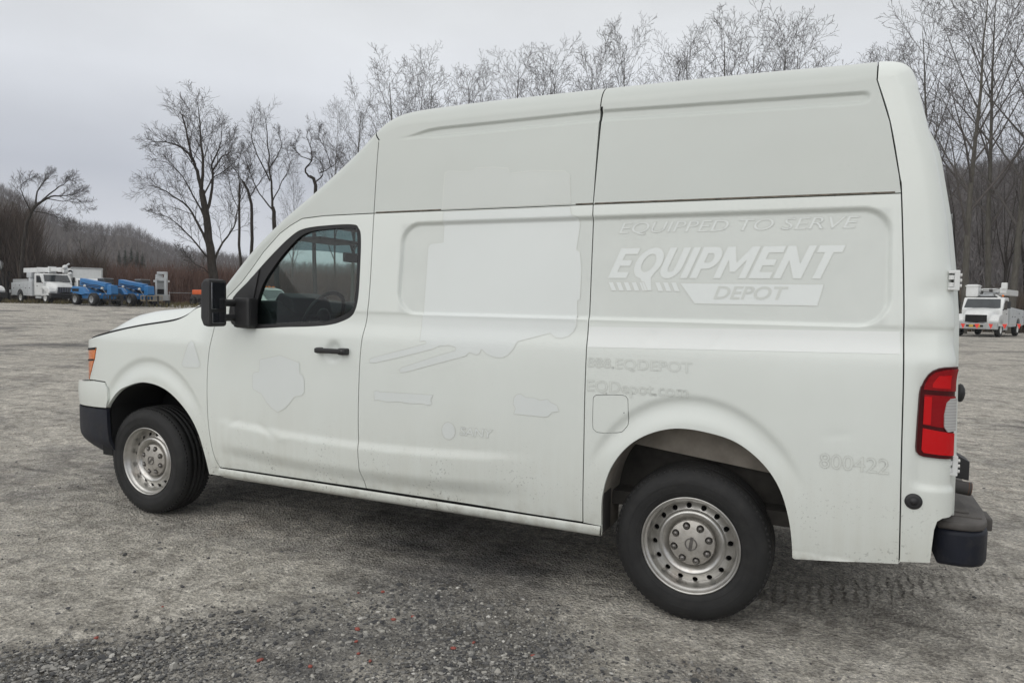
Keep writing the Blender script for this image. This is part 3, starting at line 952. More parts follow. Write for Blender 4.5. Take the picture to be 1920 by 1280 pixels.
iS = [i for i, p in enumerate(EB) if p[0] < -1.845]
cap_top = [tuple(p) for p in EB if p[0] < -1.852]
cap = cat(DFRONT[-1:], APILL, SEAMCAP[::1], cap_top[::-1], [(-3.10, 1.39)])
roof_cap = panel("high_roof_cap", cap, M_ROOFSHADE, van)
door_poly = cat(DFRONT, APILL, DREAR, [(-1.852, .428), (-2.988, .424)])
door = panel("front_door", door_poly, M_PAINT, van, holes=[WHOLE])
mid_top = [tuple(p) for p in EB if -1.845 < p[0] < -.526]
high_a = panel("high_roof_side", cat([(-1.843, 2.022)], [(-.528, 2.021), (-.526, 2.525)], mid_top[::-1], [(-1.857, 2.45)]), M_ROOFSHADE, van, gap=.0022)
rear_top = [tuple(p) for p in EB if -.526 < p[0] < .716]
high_b = panel("high_roof_side", cat([(-.528, 2.021), (.824, 2.015), (.814, 2.09), (.771, 2.326), (.716, 2.515)], rear_top[::-1]), M_ROOFSHADE, van, gap=.0022)
side = panel("side_panel", cat(GUTTER[:3], MID, [(-1.852, .428)], DREAR[::-1]), M_PAINT, van)
quarter = panel("rear_quarter_panel", cat(MID[::-1], [(-.528, 2.021), (.824, 2.015)], [p for p in RSEAM if p[1] < 2.01], [(.878, .452), (.47, .405)], RARCH[::-1], [(-.43, .42), (-.523, .425)]), M_PAINT, van, holes=[FUEL])
pil_right = [(XR(z_) + .05, z_) for z_ in (.70, .9, 1.2, 1.49, 1.67, 1.89, 2.16, 2.4, 2.483)]
pil_top = [tuple(p) for p in EB if p[0] > .722][::-1]
pil_top = [p for p in pil_top if p[1] > 2.50]
pillar = panel("rear_corner_panel", cat(RSEAM, [(.878, .462), (.992, .477), (.996, .56), (1.0, .62), (1.009, .655), (1.028, .668), (1.07, .672), (1.10, .69)], pil_right, [(.80, 2.485)], pil_top), M_PAINT, van)
fend = panel("front_fender", cat(FARCH[::-1], [(-4.03, .868), (-4.071, .911), (-4.222, .909), (-4.42, .897), (-4.42, .892), (-4.313, .972), (-4.229, 1.068), (-4.195, 1.147), (-4.55, 1.113), (-4.72, 1.10), (-4.72, 1.155)], HOODL[::-1], [(-3.10, 1.40)], DFRONT[::-1], [(-2.988, .424), (-2.99, .366)]), M_PAINT, van)
def rock_d(u, z):
    return -0.016 * np.sqrt(np.clip(1 - ((z - .398) / .030) ** 2, 0, 1)) + 0.02 * sst(-z, -.372, -.355)
panel("rocker_panel", [(-2.985, .425), (-.428, .424), (-.436, .36), (-2.99, .352)], M_PAINT, van, step=.009, gap=.001, dfun=rock_d, zones=False)
fl = panel("fuel_door", FUEL, M_PAINT, van, step=.012)
fm = MB(); fm.ball((-.325, .008, 1.0), .016, None, (.8, .5, 1.3))
fm.build("finger_notch", M_DARKIN, fl)
upper_bump = panel("front_bumper", cat([(-4.98, .85), (-4.4, .887), (-4.222, .907), (-4.071, .909), (-4.03, .868), (-4.018, .79), (-4.045, .727), (-4.4, .702), (-4.98, .68)]), M_PAINT, van, Lx=LXB, dfun=lambda u, z: 0 * u - .012 * np.cos(np.clip((z - .80) / .13, -1, 1) * PI / 2), zones=False)
panel("bumper_lower_cover", cat([(-4.98, .668), (-4.4, .694), (-4.042, .72), (-4.035, .60), (-4.015, .42), (-4.03, .375), (-4.056, .362), (-4.141, .375), (-4.297, .40), (-4.53, .45), (-4.98, .46)]), M_BUMP, upper_bump, Lx=LXB, dfun=lambda u, z: 0 * u - .006 + .05 * sst(-z, -.5, -.36), zones=False, loc=(0, 0, 0))
hl = panel("headlight", [(-4.195, 1.145), (-4.60, 1.112), (-4.80, 1.10), (-4.80, .89), (-4.42, .894), (-4.313, .972), (-4.229, 1.068)], M_AMBER, van, gap=.004, zones=False, dfun=lambda u, z: 0 * u - 0.002)
V_, F_ = ribbon_mesh([([(-4.238, 1.057), (-4.5, 1.035), (-4.75, 1.03)], False)], .006, .006, lambda u, z: 0 * u)
np_mesh("lamp_divider", V_, F_, M_DARKIN, hl)
V_, F_ = ribbon_mesh([([(-4.21, 1.138), (-4.5, 1.118), (-4.75, 1.108)], False)], .008, .005, lambda u, z: 0 * u)
np_mesh("lamp_hood", V_, F_, M_DARKIN, hl)

# dark backing inside every panel gap
gaps = [(APILL, False), (DFRONT, False), (DREAR, False), (MID, False), (RSEAM, False), (GUTTER, False), (SEAMCAP, False), ([(-.526, 2.02), (-.526, 2.53)], False), (FUEL, True), (HOODL, False), ([(-2.99, .425), (-.428, .424)], False), ([(-4.4, .897), (-4.222, .908), (-4.071, .910), (-4.02, .80)], False), ([(-4.4, .70), (-4.045, .724)], False)]
V_, F_ = ribbon_mesh([(g if len(g) > 12 else g, c) for g, c in gaps], .022, -.021)
np_mesh("panel_gap_seal", V_, F_, M_DARKIN, van, loc=-VL)
# sealant bead with grime along the roof joint
M_JG = simple("joint_grime", (0.13, 0.11, 0.085), .9, var=.6, vs=40)
for seg in ([(-1.83, 2.0265), (-1.40, 2.0265)], [(-.62, 2.0255), (-.53, 2.0255)], [(-.52, 2.0255), (.40, 2.0225), (.80, 2.020)]):
    V_, F_ = ribbon_mesh([(seg, False)], .0032, .0012)
    np_mesh("joint_grime", V_, F_, M_JG, van, loc=-VL)

# rounded roof edge, roof skin, windshield
def roof_row(f, crown):
    i = min(int(f), len(EP) - 2); t = f - i
    e, n, bb, r = (A[i] + (A[i + 1] - A[i]) * t for A in (EP, EN, EB, ER))
    yb = float(inset(bb[1]) + D(bb[0], bb[1]))
    sl = float(inset(bb[1] + .01) - inset(bb[1] - .01)) / .02 * n[1]
    h = []
    for th in [-.05] + list(np.linspace(0, PI / 2, 12)):
        q = bb + n * r * math.sin(th)
        h.append((q[0], yb + sl * r * math.sin(th) + r * (1 - math.cos(th)) + (.0004 if th < 0 else 0), q[1]))
    a, b_ = h[-1][1], VW - h[-1][1]
    row = list(h)
    for t in np.linspace(0, 1, 13)[1:-1]:
        q = e + n * crown * (1 - (2 * t - 1) ** 2)
        row.append((q[0], a + (b_ - a) * t, q[1]))
    return row + [(x, VW - y, z) for x, y, z in h[::-1]]
def ix_at(x):
    for i in range(len(EB) - 1):
        if EB[i][0] <= x < EB[i + 1][0]: return i + (x - EB[i][0]) / (EB[i + 1][0] - EB[i][0])
    return 0.0 if x < EB[0][0] else len(EB) - 1.0
def roof_piece(x0, x1, crown=0.03, gap=.0028):
    a, b_ = ix_at(x0 + gap), ix_at(x1 - gap)
    fs = [a] + [i for i in range(len(EP)) if a + .3 < i < b_ - .3] + [b_]
    return [roof_row(f, crown) for f in fs]
def rows_mesh(name, rows, c0, c1, mat, parent, loc=None):
    A = np.array(rows)[:, c0:c1]
    n, k = A.shape[:2]
    i, j = np.meshgrid(np.arange(n - 1), np.arange(k - 1), indexing='ij')
    a = i * k + j
    F = np.stack([a, a + k, a + k + 1, a + 1], -1).reshape(-1, 4)
    return np_mesh(name, A.reshape(-1, 3), F, mat, parent, True, loc if loc is not None else -VL)
nc = 37
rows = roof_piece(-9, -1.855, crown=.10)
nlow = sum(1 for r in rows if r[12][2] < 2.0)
rows_mesh("windshield_post", rows[:nlow + 1], 0, 14, M_ROOFSHADE, van)
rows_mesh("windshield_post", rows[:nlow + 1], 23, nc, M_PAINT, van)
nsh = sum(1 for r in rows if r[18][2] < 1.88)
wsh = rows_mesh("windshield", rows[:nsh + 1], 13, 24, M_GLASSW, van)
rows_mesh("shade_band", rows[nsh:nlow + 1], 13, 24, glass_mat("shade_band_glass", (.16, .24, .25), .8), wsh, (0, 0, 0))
rows_mesh("high_roof_cap", rows[nlow:], 0, nc, M_ROOFSHADE, van)
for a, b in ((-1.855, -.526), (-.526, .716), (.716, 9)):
    rows_mesh("roof_panel", roof_piece(a, b, crown=.035), 0, nc, M_ROOFSHADE if a < .7 else M_PAINT, van)
# dark inner ribs closing the roof joints
for xx in (-1.855, -.526, .716):
    f = ix_at(xx)
    A = [np.array(roof_row(f + e_, .035)) for e_ in (-1.6, 1.6)]
    nn = EN[int(f)]
    for r in A:
        r[:, 0] -= nn[0] * .014; r[:, 2] -= nn[1] * .014
        r[:18, 1] += .012; r[19:, 1] -= .012
    rows_mesh("roof_joint", A, 0, nc, M_DARKIN, van)
# roof lining
lin = MB()
lin.prism([(-2.42, 1.985), (-2.2, 2.04), (-1.62, 2.05), (-1.62, 2.08), (-2.25, 2.07), (-2.44, 2.01)], .16, VW - .16)
lin.build("headliner", M_INTL, van, -VL)

# hood
hx = np.array([p[0] for p in HOODL]); hz = np.array([p[1] for p in HOODL])
rows = []
for x_ in np.linspace(-3.16, -4.66, 60):
    ze = float(np.interp(-x_, -hx, hz)) if x_ > -4.62 else 1.165 - (-4.62 - x_) * .5
    uu = x_
    q = surf(np.array([uu if uu > -3.85 else -3.85 - .72 * math.asin(min(1, (-uu - 3.85) / .80))]), np.array([ze]), 0, .80)[0]
    zc = float(np.interp(x_, [-4.66, -4.6, -4.5, -4.4, -4.2, -4.0, -3.67, -3.3, -3.16], [1.10, 1.20, 1.27, 1.315, 1.37, 1.40, 1.43, 1.47, 1.485]))
    ye = q[1] + .001
    row = [(x_, ye + .004, ze - .03), (x_, ye, ze - .004)]
    for t in np.linspace(0, 1, 41):
        y_ = ye + (VW - 2 * ye) * t
        e_ = min(y_ - ye, VW - ye - y_)
        row.append((x_, y_, ze + .004 + (zc - ze) * float(sst(e_, -0.02, .40)) + .02 * (1 - (2 * t - 1) ** 2)))
    row += [(x_, VW - ye, ze - .004), (x_, VW - ye - .004, ze - .03)]
    rows.append(row)
rows_mesh("hood", rows, 0, 45, M_PAINT, van)
k = MB(); k.box((-3.25, .2, 1.36), (-3.08, VW - .2, 1.44)); k.build("cowl_grille", M_BLACK, van, -VL)
# front centre: grille and fascia between the corners
k = MB(); k.box((-4.64, .43, .86), (-4.60, VW - .43, 1.14)); 
gr = k.build("front_grille", M_DARKIN, van, -VL)
k = MB()
for i in range(4): k.box((-4.668, .5, .89 + .062 * i), (-4.642, VW - .5, .915 + .062 * i), None, .006)
k.build("grille_bar", M_CHROME, gr)
k = MB(); k.box((-4.80, .44, .70), (-4.70, VW - .44, .85), None, .02); k.build("front_bumper_centre", M_PAINT, van, -VL)
k = MB(); k.box((-4.79, .44, .46), (-4.68, VW - .44, .69), None, .02); k.build("front_bumper_valance", M_BUMP, van, -VL)

# rear doors
def rear_door(y0, y1, hinge_left):
    rows = []
    for z_ in np.linspace(.66, 2.47, 60):
        x_ = float(XR(z_)) + .006 - 1.1 * max(0, z_ - 2.18) ** 2
        row = []
        for t in np.linspace(0, 1, 25):
            ins = float(inset(z_))
            a_, b_ = (y0 + ins, y1) if hinge_left else (y0, y1 - ins)
            y_ = a_ + (b_ - a_) * t
            e_ = min(y_ - a_, b_ - y_)
            row.append((x_ + .052 * math.sqrt(max(0, 1 - (1 - min(1, e_ / .025)) ** 2)) - .05 + .015 * (1 - ((y_ - VW / 2) / (VW / 2)) ** 2), y_, z_))
        rows.append(row)
    return rows_mesh("rear_door", rows, 0, 25, M_PAINT, van)
rd1 = rear_door(.092, VW / 2 - .004, True)
rd2 = rear_door(VW / 2 + .004, VW - .092, False)
for y0, rd in ((.28, rd1), (VW / 2 + .14, rd2)):
    k = MB(); k.box((.995, y0, 1.55), (1.012, y0 + .6, 1.58))
    V = []
    k = MB()
    pts = [(float(XR(z_)) + .012 + .018 + .006, z_) for z_ in (1.52, 1.95)]
    k.add([(pts[0][0], y0, pts[0][1]), (pts[0][0], y0 + .6, pts[0][1]), (pts[1][0], y0 + .6, pts[1][1]), (pts[1][0], y0, pts[1][1])], [(0, 1, 2, 3)])
    k.build("rear_window", M_DGLASS, rd)
k = MB(); k.tube([(1.075, .30, 1.16), (1.105, .30, 1.165)], [.018, .03], 12); k.ball((1.108, .30, 1.165), .032, None, (.6, 1, 1.3))
k.build("door_stop", M_BLACK, rd1)
# hinges on the rear corner
def hinge(x_, z_, y_=.085):
    k = MB()
    k.box((x_ - .012, y_ - .02, z_ - .040), (x_ + .012, y_ + .06, z_ - .028), None, .003)
    k.box((x_ - .012, y_ - .02, z_ + .028), (x_ + .012, y_ + .06, z_ + .040), None, .003)
    k.box((x_ + .010, y_ - .018, z_ - .042), (x_ + .030, y_ + .05, z_ + .042), None, .004)
    for dz in (-.018, .012): k.tube([(x_ + .0, y_ - .012, z_ + dz - .009), (x_ + .0, y_ - .012, z_ + dz + .009)], .011, 10)
    o = k.build("door_hinge", M_TW, van, -VL)
    b = MB()
    for dz in (-.022, .0, .022): b.tube([(x_ + .030, y_ - .004, z_ + dz), (x_ + .038, y_ - .004, z_ + dz)], .007, 8)
    b.build("hinge_bolt", M_WHEELW, o)
hinge(1.020, 1.650, .070)
hinge(1.048, .883, .075)

# tail lamp
TAIL = smooth_poly([(1.072, 1.300), (1.052, 1.299), (1.009, 1.297), (.966, 1.285), (.936, 1.248), (.919, 1.19), (.917, 1.065), (.917, .945), (.928, .922), (.957, .917), (1.04, .914), (1.072, .912)][::1])
TAIL = [(1.072, 1.300), (1.052, 1.299), (1.009, 1.297), (.985, 1.292), (.962, 1.280), (.945, 1.262), (.932, 1.238), (.922, 1.21), (.919, 1.18), (.917, 1.065), (.916, .96), (.918, .938), (.927, .924), (.945, .918), (1.04, .914), (1.072, .912)]
tl = panel("tail_lamp", TAIL, M_REDD, van, off=.012, step=.012, zones=False, flange=.03)
nofeat = lambda u, z: D(u, z)
def lens(name, poly, mat, off): return panel(name, poly, mat, tl, off=off, step=.012, zones=False, flange=.006, gap=0.0, loc=(0, 0, 0))
lens("upper_lens", [(1.066, 1.288), (1.01, 1.284), (.972, 1.272), (.952, 1.252), (.938, 1.222), (.934, 1.20), (1.066, 1.195)], M_RED, .0165)
lens("reflector_lens", [(1.03, 1.262), (.985, 1.258), (.965, 1.225), (.965, 1.21), (1.03, 1.206)], M_REDB, .020)
lens("brake_lens", [(1.066, 1.175), (.938, 1.180), (.937, 1.055), (1.066, 1.04)], M_RED, .0165)
lens("brake_lens", [(.965, 1.172), (.938, 1.172), (.938, 1.058), (.965, 1.056)], M_REDB, .020)
lens("lower_lens", [(1.066, 1.022), (.938, 1.04), (.937, .95), (.945, .938), (1.066, .930)], M_REDB, .0165)
lens("reverse_lens", [(1.066, 1.168), (1.035, 1.166), (1.018, 1.15), (1.010, 1.10), (1.012, 1.05), (1.026, 1.030), (1.066, 1.034)], M_CLEARL, .021)

# round rubber plug below the lamp
k = MB(); P_ = surf(np.array([.918]), np.array([.730]))[0]
k.lathe([(.0, -.013), (.012, -.013), (.014, -.008), (.020, -.010), (.027, -.008), (.033, -.003), (.034, .004)], 28, Matrix.Translation(Vector(P_)))
k.build("rubber_plug", M_BLACK, van, -VL)

# rear bumper
bp = []
def bump_ring(z0, z1, pts, name, mat, parent, ch=.012, loc=None):
    bm = bmesh.new()
    A = [bm.verts.new((x, y, z0)) for x, y in pts]; B = [bm.verts.new((x, y, z1)) for x, y in pts]
    n = len(pts)
    bm.faces.new(A[::-1]); bm.faces.new(B)
    for i in range(n): bm.faces.new((A[i], A[(i + 1) % n], B[(i + 1) % n], B[i]))
    bmesh.ops.recalc_face_normals(bm, faces=bm.faces[:])
    bmesh.ops.bevel(bm, geom=[e for e in bm.edges if abs(e.verts[0].co.z - e.verts[1].co.z) < 1e-5], offset=ch, segments=3, profile=.6, affect='EDGES')
    k = MB(); k.bm(bm, None, True)
    o = k.build(name, mat, parent, loc if loc is not None else -VL)
    return o
def bplan(i):
    # outline of the bumper seen from above, inset by i
    l = [(1.018, .06 + i), (1.10, .055 + i), (1.15, .065 + i), (1.19, .10 + i), (1.215 - i, .17), (1.23 - i, .35), (1.24 - i, VW / 2)]
    return l + [(x, VW - y) for x, y in l[::-1]]
rb = bump_ring(.462, .612, bplan(0), "rear_bumper", M_BUMP, van, .02)
bump_ring(.6125, .648, bplan(.004), "bumper_step", M_BTOP, rb, .014, (0, 0, 0))
k = MB(); k.box((1.06, .16, .645), (1.19, .62, .655), None, .003); k.box((1.07, .20, .655), (1.15, .60, .664), None, .003)
k.build("step_tread", M_BTOP, rb)
k = MB(); k.box((1.20, .28, .57), (1.252, .42, .625), None, .008); k.build("bumper_pad", M_BTOP, rb)
k = MB(); k.tube([(1.05, .30, .755), (1.165, .30, .742)], .030, 16)
tb = k.build("tow_tube", M_DSTEEL, van, -VL)
k = MB(); k.tube([(1.155, .30, .7432), (1.168, .30, .7418)], [.0302, .029], 16); k.build("tube_end", M_RUST, tb)
k = MB(); k.prism([(1.05, .79), (1.05, .90), (1.11, .885), (1.165, .855), (1.165, .77)], .34, .46, None, .004); k.build("latch_bracket", M_BLACK, van, -VL)

# door: sail, seal, glass, handle
sail = panel("mirror_sail", cat([(-2.853, 1.341), (-2.895, 1.50), (-2.744, 1.648), (-2.679, 1.701), (-2.70, 1.585), (-2.722, 1.468), (-2.73, 1.35)]), M_BLACK, door, gap=.001, off=.004, zones=False, loc=(0, 0, 0), flange=.03)
panel("window_seal", WHOLE, M_SEAL, door, holes=[WGLASS], gap=-.002, off=-.004, zones=False, loc=(0, 0, 0), flange=.03)
panel("window_glass", offset_poly(np.array(WGLASS) if area(np.array(WGLASS)) > 0 else np.array(WGLASS)[::-1], -.01), M_GLASS, door, gap=0, off=-.016, zones=False, step=.05, loc=(0, 0, 0), flange=0)
k = MB()
k.box((-2.188, -.040, 1.208), (-1.968, -.018, 1.238), None, .009)
k.box((-2.188, -.03, 1.205), (-2.150, .012, 1.240), None, .008)
k.box((-2.022, -.036, 1.203), (-1.964, .012, 1.242), None, .010)
dh = k.build("door_handle", M_BLACK, door)
k = MB(); k.lathe([(0, -.003), (.008, -.003), (.0095, 0)], 16, Matrix.Translation((-1.990, -.037, 1.223))); k.build("key_lock", M_NUT, dh)

# mirror
mb = MB()
mb.prism([(-2.872, 1.40), (-2.868, 1.60), (-2.845, 1.632), (-2.805, 1.632), (-2.797, 1.61), (-2.797, 1.36), (-2.808, 1.344), (-2.85, 1.350)], -.245, -.108, None, .016)
mir = mb.build("door_mirror", M_BLACK, door)
k = MB(); k.box((-2.7975, -.228, 1.452), (-2.7935, -.128, 1.612), None, .0015); k.build("mirror_glass", M_MIRG, mir)
k = MB(); k.box((-2.7975, -.222, 1.368), (-2.7935, -.130, 1.432), None, .0015); k.build("wide_angle_glass", M_MIRG, mir)
k = MB(); k.box((-2.800, -.062, 1.338), (-2.668, .02, 1.522), None, .018); k.tube([(-2.79, -.03, 1.49), (-2.80, -.13, 1.49)], .022, 12); k.tube([(-2.79, -.03, 1.40), (-2.80, -.13, 1.40)], .022, 12)
k.build("mirror_arm", M_BLACK, mir)

# ------------------------------------------------------------------ marks of removed decals
M_EDGE2 = paint_mat("faint_edge_dirt", (0.66, 0.685, 0.645), 0.5)
def decal_poly(name, poly, mat=None, off=.0011, edge=True, step=.02, parent=van):
    P = np.array(poly, float)
    if area(P) < 0: P = P[::-1]
    o = panel(name, P, mat or M_CLEAN, parent, gap=0, off=off, step=step, flange=0)
    if edge:
        V_, F_ = ribbon_mesh([([tuple(p) for p in P], True)], .0016, off + .0004)
        np_mesh("decal_outline", V_, F_, M_EDGE, o)
    return o
UP_ = [(-1.394, 2.231), (-1.37, 2.240), (-1.30, 2.233), (-1.219, 2.230), (-1.204, 2.247), (-1.10, 2.245), (-1.012, 2.234), (-1.003, 2.205), (-.93, 2.208), (-.88, 2.214), (-.693, 2.200), (-.663, 2.176), (-.655, 2.10), (-.648, 2.030), (-1.392, 2.030), (-1.395, 2.15)]
decal_poly("decal_patch", UP_, M_CLEANR)
LO_ = [(-1.385, 2.015), (-.648, 2.015), (-.64, 1.975), (-.605, 1.960), (-.595, 1.93), (-.602, 1.86), (-.61, 1.80), (-.59, 1.785), (-.578, 1.70), (-.578, 1.55), (-.592, 1.54), (-.585, 1.417), (-.60, 1.385), (-.625, 1.362), (-.66, 1.35), (-.695, 1.352), (-.726, 1.374), (-.81, 1.35), (-.902, 1.324), (-.925, 1.28), (-.955, 1.25), (-.985, 1.236), (-1.03, 1.236), (-1.075, 1.25), (-1.107, 1.276), (-1.12, 1.25), (-1.137, 1.244), (-1.18, 1.256), (-1.20, 1.235), (-1.40, 1.178), (-1.578, 1.126), (-1.612, 1.122), (-1.618, 1.138), (-1.60, 1.152), (-1.40, 1.220), (-1.262, 1.262), (-1.265, 1.279), (-1.30, 1.288), (-1.36, 1.283), (-1.41, 1.262), (-1.60, 1.212), (-1.78, 1.168), (-1.818, 1.168), (-1.822, 1.185), (-1.79, 1.200), (-1.60, 1.250), (-1.447, 1.292), (-1.456, 1.306), (-1.49, 1.302), (-1.485, 1.6), (-1.480, 1.825), (-1.465, 1.843), (-1.385, 1.848)]
decal_poly("decal_patch", LO_)
decal_poly("shield_mark", [(-2.640, 1.143), (-2.479, 1.178), (-2.326, 1.140), (-2.324, 1.075), (-2.302, 1.066), (-2.289, 1.039), (-2.289, .966), (-2.305, .945), (-2.366, .930), (-2.40, .890), (-2.436, .856), (-2.495, .826), (-2.545, .850), (-2.584, .880), (-2.627, .931), (-2.69, .953), (-2.700, .97), (-2.700, 1.043), (-2.685, 1.062), (-2.646, 1.066)], parent=door).location = (0, 0, 0)
o_ = decal_poly("warning_mark", [(-3.312, 1.080), (-3.250, 1.220), (-3.224, 1.240), (-3.200, 1.222), (-3.144, 1.090), (-3.150, 1.070), (-3.171, 1.063), (-3.291, 1.060)], parent=fend); o_.location = (0, 0, 0)
decal_poly("maker_mark", [(-1.788, 1.004), (-1.765, 1.012), (-1.752, 1.005), (-1.398, 1.012), (-1.412, .985), (-1.404, .960), (-1.43, .952), (-1.47, .958), (-1.55, .953), (-1.62, .958), (-1.70, .951), (-1.76, .957), (-1.784, .952)])
decal_poly("maker_mark", [(-.912, 1.03), (-.90, 1.047), (-.875, 1.055), (-.845, 1.038), (-.80, 1.04), (-.765, 1.028), (-.725, 1.038), (-.705, 1.022), (-.672, 1.010), (-.661, .980), (-.70, .972), (-.718, .95), (-.736, .945), (-.912, .947), (-.902, .975), (-.916, 1.00)])
decal_poly("maker_mark", [(-1.298 + .042 * math.cos(a), .822 + .048 * math.sin(a)) for a in np.linspace(0, 2 * PI, 24, endpoint=False)])
# broad pale stripe behind the door
decal_poly("stripe_mark", [(-.520, 1.413), (.840, 1.434), (.846, 1.341), (-.522, 1.312)], M_STRIPE, step=.03, edge=False)

def text_mesh(txt, size_z, shear=0.0, bold=0.0, space=1.0):
    cu = bpy.data.curves.new("lettering", 'FONT')
    cu.body = txt
    cu.size = 1.0
    cu.shear = shear
    cu.offset = bold
    cu.space_character = space
    cu.resolution_u = 4
    ob = bpy.data.objects.new("lettering", cu)
    COL.objects.link(ob)
    dg = bpy.context.evaluated_depsgraph_get()
    dg.update()
    me = ob.evaluated_get(dg).to_mesh()
    V = np.array([v.co[:2] for v in me.vertices]); F = [tuple(p.vertices) for p in me.polygons]
    ob.evaluated_get(dg).to_mesh_clear()
    bpy.data.objects.remove(ob); bpy.data.curves.remove(cu)
    return V, F
def ghost_text(name, txt, u0, u1, z0, z1, shear=0.0, bold=0.0, hw=.0015, off=.0012, mats=None, space=1.0):
    V, F = text_mesh(txt, 1, shear, bold, space)
    mn, mx = V.min(0), V.max(0)
    s = np.clip((V - mn) / (mx - mn), -.01, 1.01)
    Q = np.stack([u0 + s[:, 0] * (u1 - u0), z0 + s[:, 1] * (z1 - z0)], -1)
    me = bpy.data.meshes.new(name)
    me.from_pydata(surf(Q[:, 0], Q[:, 1], off).tolist(), [], F)
    me.update()
    mm = mats or (M_EDGE2, M_LET)
    root = link_mesh(name, me, mm[1], van, -VL)
    # outline of dirt along the letter edges
    cnt = {}
    for f in F:
        for i in range(len(f)):
            e = tuple(sorted((f[i], f[(i + 1) % len(f)])))
            cnt[e] = cnt.get(e, 0) + 1
    P2, FF = [], []
    for (i, j), k in cnt.items():
        if k != 1: continue
        a_, b_ = Q[i], Q[j]
        d = b_ - a_; l = np.linalg.norm(d)
        if l < 1e-6: continue
        d = d / l; n_ = np.array([-d[1], d[0]]) * hw
        a_, b_ = a_ - d * hw * .6, b_ + d * hw * .6
        q = len(P2)
        P2 += [a_ - n_, b_ - n_, b_ + n_, a_ + n_]
        FF.append((q, q + 1, q + 2, q + 3))
    P2 = np.array(P2)
    np_mesh("decal_outline", surf(P2[:, 0], P2[:, 1], off + .0005), FF, mm[0], root)
    return root
ghost_text("lettering", "EQUIPPED TO SERVE", -.393, .672, 1.865, 1.928, .28, .0)
def arc(cx, cz, rx, rz, a0, a1, n=12): return [(cx + rx * math.cos(R(a)), cz + rz * math.sin(R(a))) for a in np.linspace(a0, a1, n)]
BIG = {   # heavy slanted capitals in a box of height 1
    'E': ([(0, 0), (.62, 0), (.62, .21), (.24, .21), (.24, .40), (.56, .40), (.56, .60), (.24, .60), (.24, .79), (.64, .79), (.64, 1), (0, 1)], None, .66),
    'Q': (arc(.43, .5, .43, .51, -38, 242, 30) + [(.40, -.02), (.70, -.40), (.93, -.40), (.72, .03)], arc(.43, .5, .20, .29, 0, 345, 24), .86),
    'U': ([(0, 1)] + arc(.33, .36, .33, .37, 180, 360, 16) + [(.66, 1), (.43, 1), (.43, .36)] + arc(.33, .36, .10, .15, 0, -180, 10) + [(.23, 1)], None, .70),
    'I': ([(0, 0), (.23, 0), (.23, 1), (0, 1)], None, .27),
    'P': ([(0, 0), (.23, 0), (.23, .30)] + arc(.38, .65, .29, .35, -90, 90, 14) + [(0, 1)], [(.23, .50)] + arc(.36, .645, .09, .145, -90, 90, 8) + [(.23, .79)], .68),
    'M': ([(0, 0), (.22, 0), (.22, .58), (.40, .20), (.56, .20), (.74, .58), (.74, 0), (.96, 0), (.96, 1), (.72, 1), (.48, .50), (.24, 1), (0, 1)], None, 1.00),
    'N': ([(0, 0), (.22, 0), (.22, .55), (.56, 0), (.78, 0), (.78, 1), (.56, 1), (.56, .45), (.22, 1), (0, 1)], None, .82),
    'T': ([(.22, 0), (.45, 0), (.45, .78), (.68, .78), (.68, 1), (0, 1), (0, .78), (.22, .78)], None, .68)}
adv = 0.0
tot = sum(BIG[c][2] + .03 for c in "EQUIPMENT")
for c in "EQUIPMENT":
    P, h, wd = BIG[c]
    zb, zt_ = 1.655, 1.803
    f = lambda q: (-.440 + (adv + q[0]) / tot * 1.005 + .062 * q[1], zb + (zt_ - zb) * q[1])
    P = [f(q) for q in P]; h = [f(q) for q in h] if h else None
    lt = panel("letter", P, M_LET, van, holes=[h] if h else (), gap=0, off=.0013, step=.012, flange=0, zones=False)
    V_, F_ = ribbon_mesh([(P, True)] + ([(h, True)] if h else []), .0015, .0017)
    np_mesh("decal_outline", V_, F_, M_EDGE2, lt)
    adv += wd + .03
# bar with the cut-out word and the slanted dashes below the big word
decal_poly("bar_mark", [(-.085, 1.633), (.541, 1.631), (.519, 1.536), (-.012, 1.536)], M_LET, step=.012)
ghost_text("lettering", "DEPOT", .075, .395, 1.560, 1.618, .28, .0, off=.0018, mats=(M_EDGE2, M_PAINT))
for i in range(9):
    a = -.437 + .0385 * i
    if i == 5: continue
    decal_poly("dash_mark", [(a, 1.637), (a + .026, 1.637), (a + .046, 1.593), (a + .020, 1.593)], M_LET, step=.01)
ghost_text("lettering", "888.EQDEPOT", -.517, -.008, 1.205, 1.262, .0, .0, mats=(M_EDGE2, M_PAINT))
ghost_text("lettering", "EQDepot.com", -.513, -.020, 1.078, 1.150, .0, .0, mats=(M_EDGE2, M_PAINT))
ghost_text("lettering", "SANY", -1.228, -1.030, .806, .852, .12, .02, mats=(M_EDGE2, M_LET))
ghost_text("lettering", "800422", .555, .822, .832, .896, .0, .0, mats=(M_EDGE2, M_PAINT))

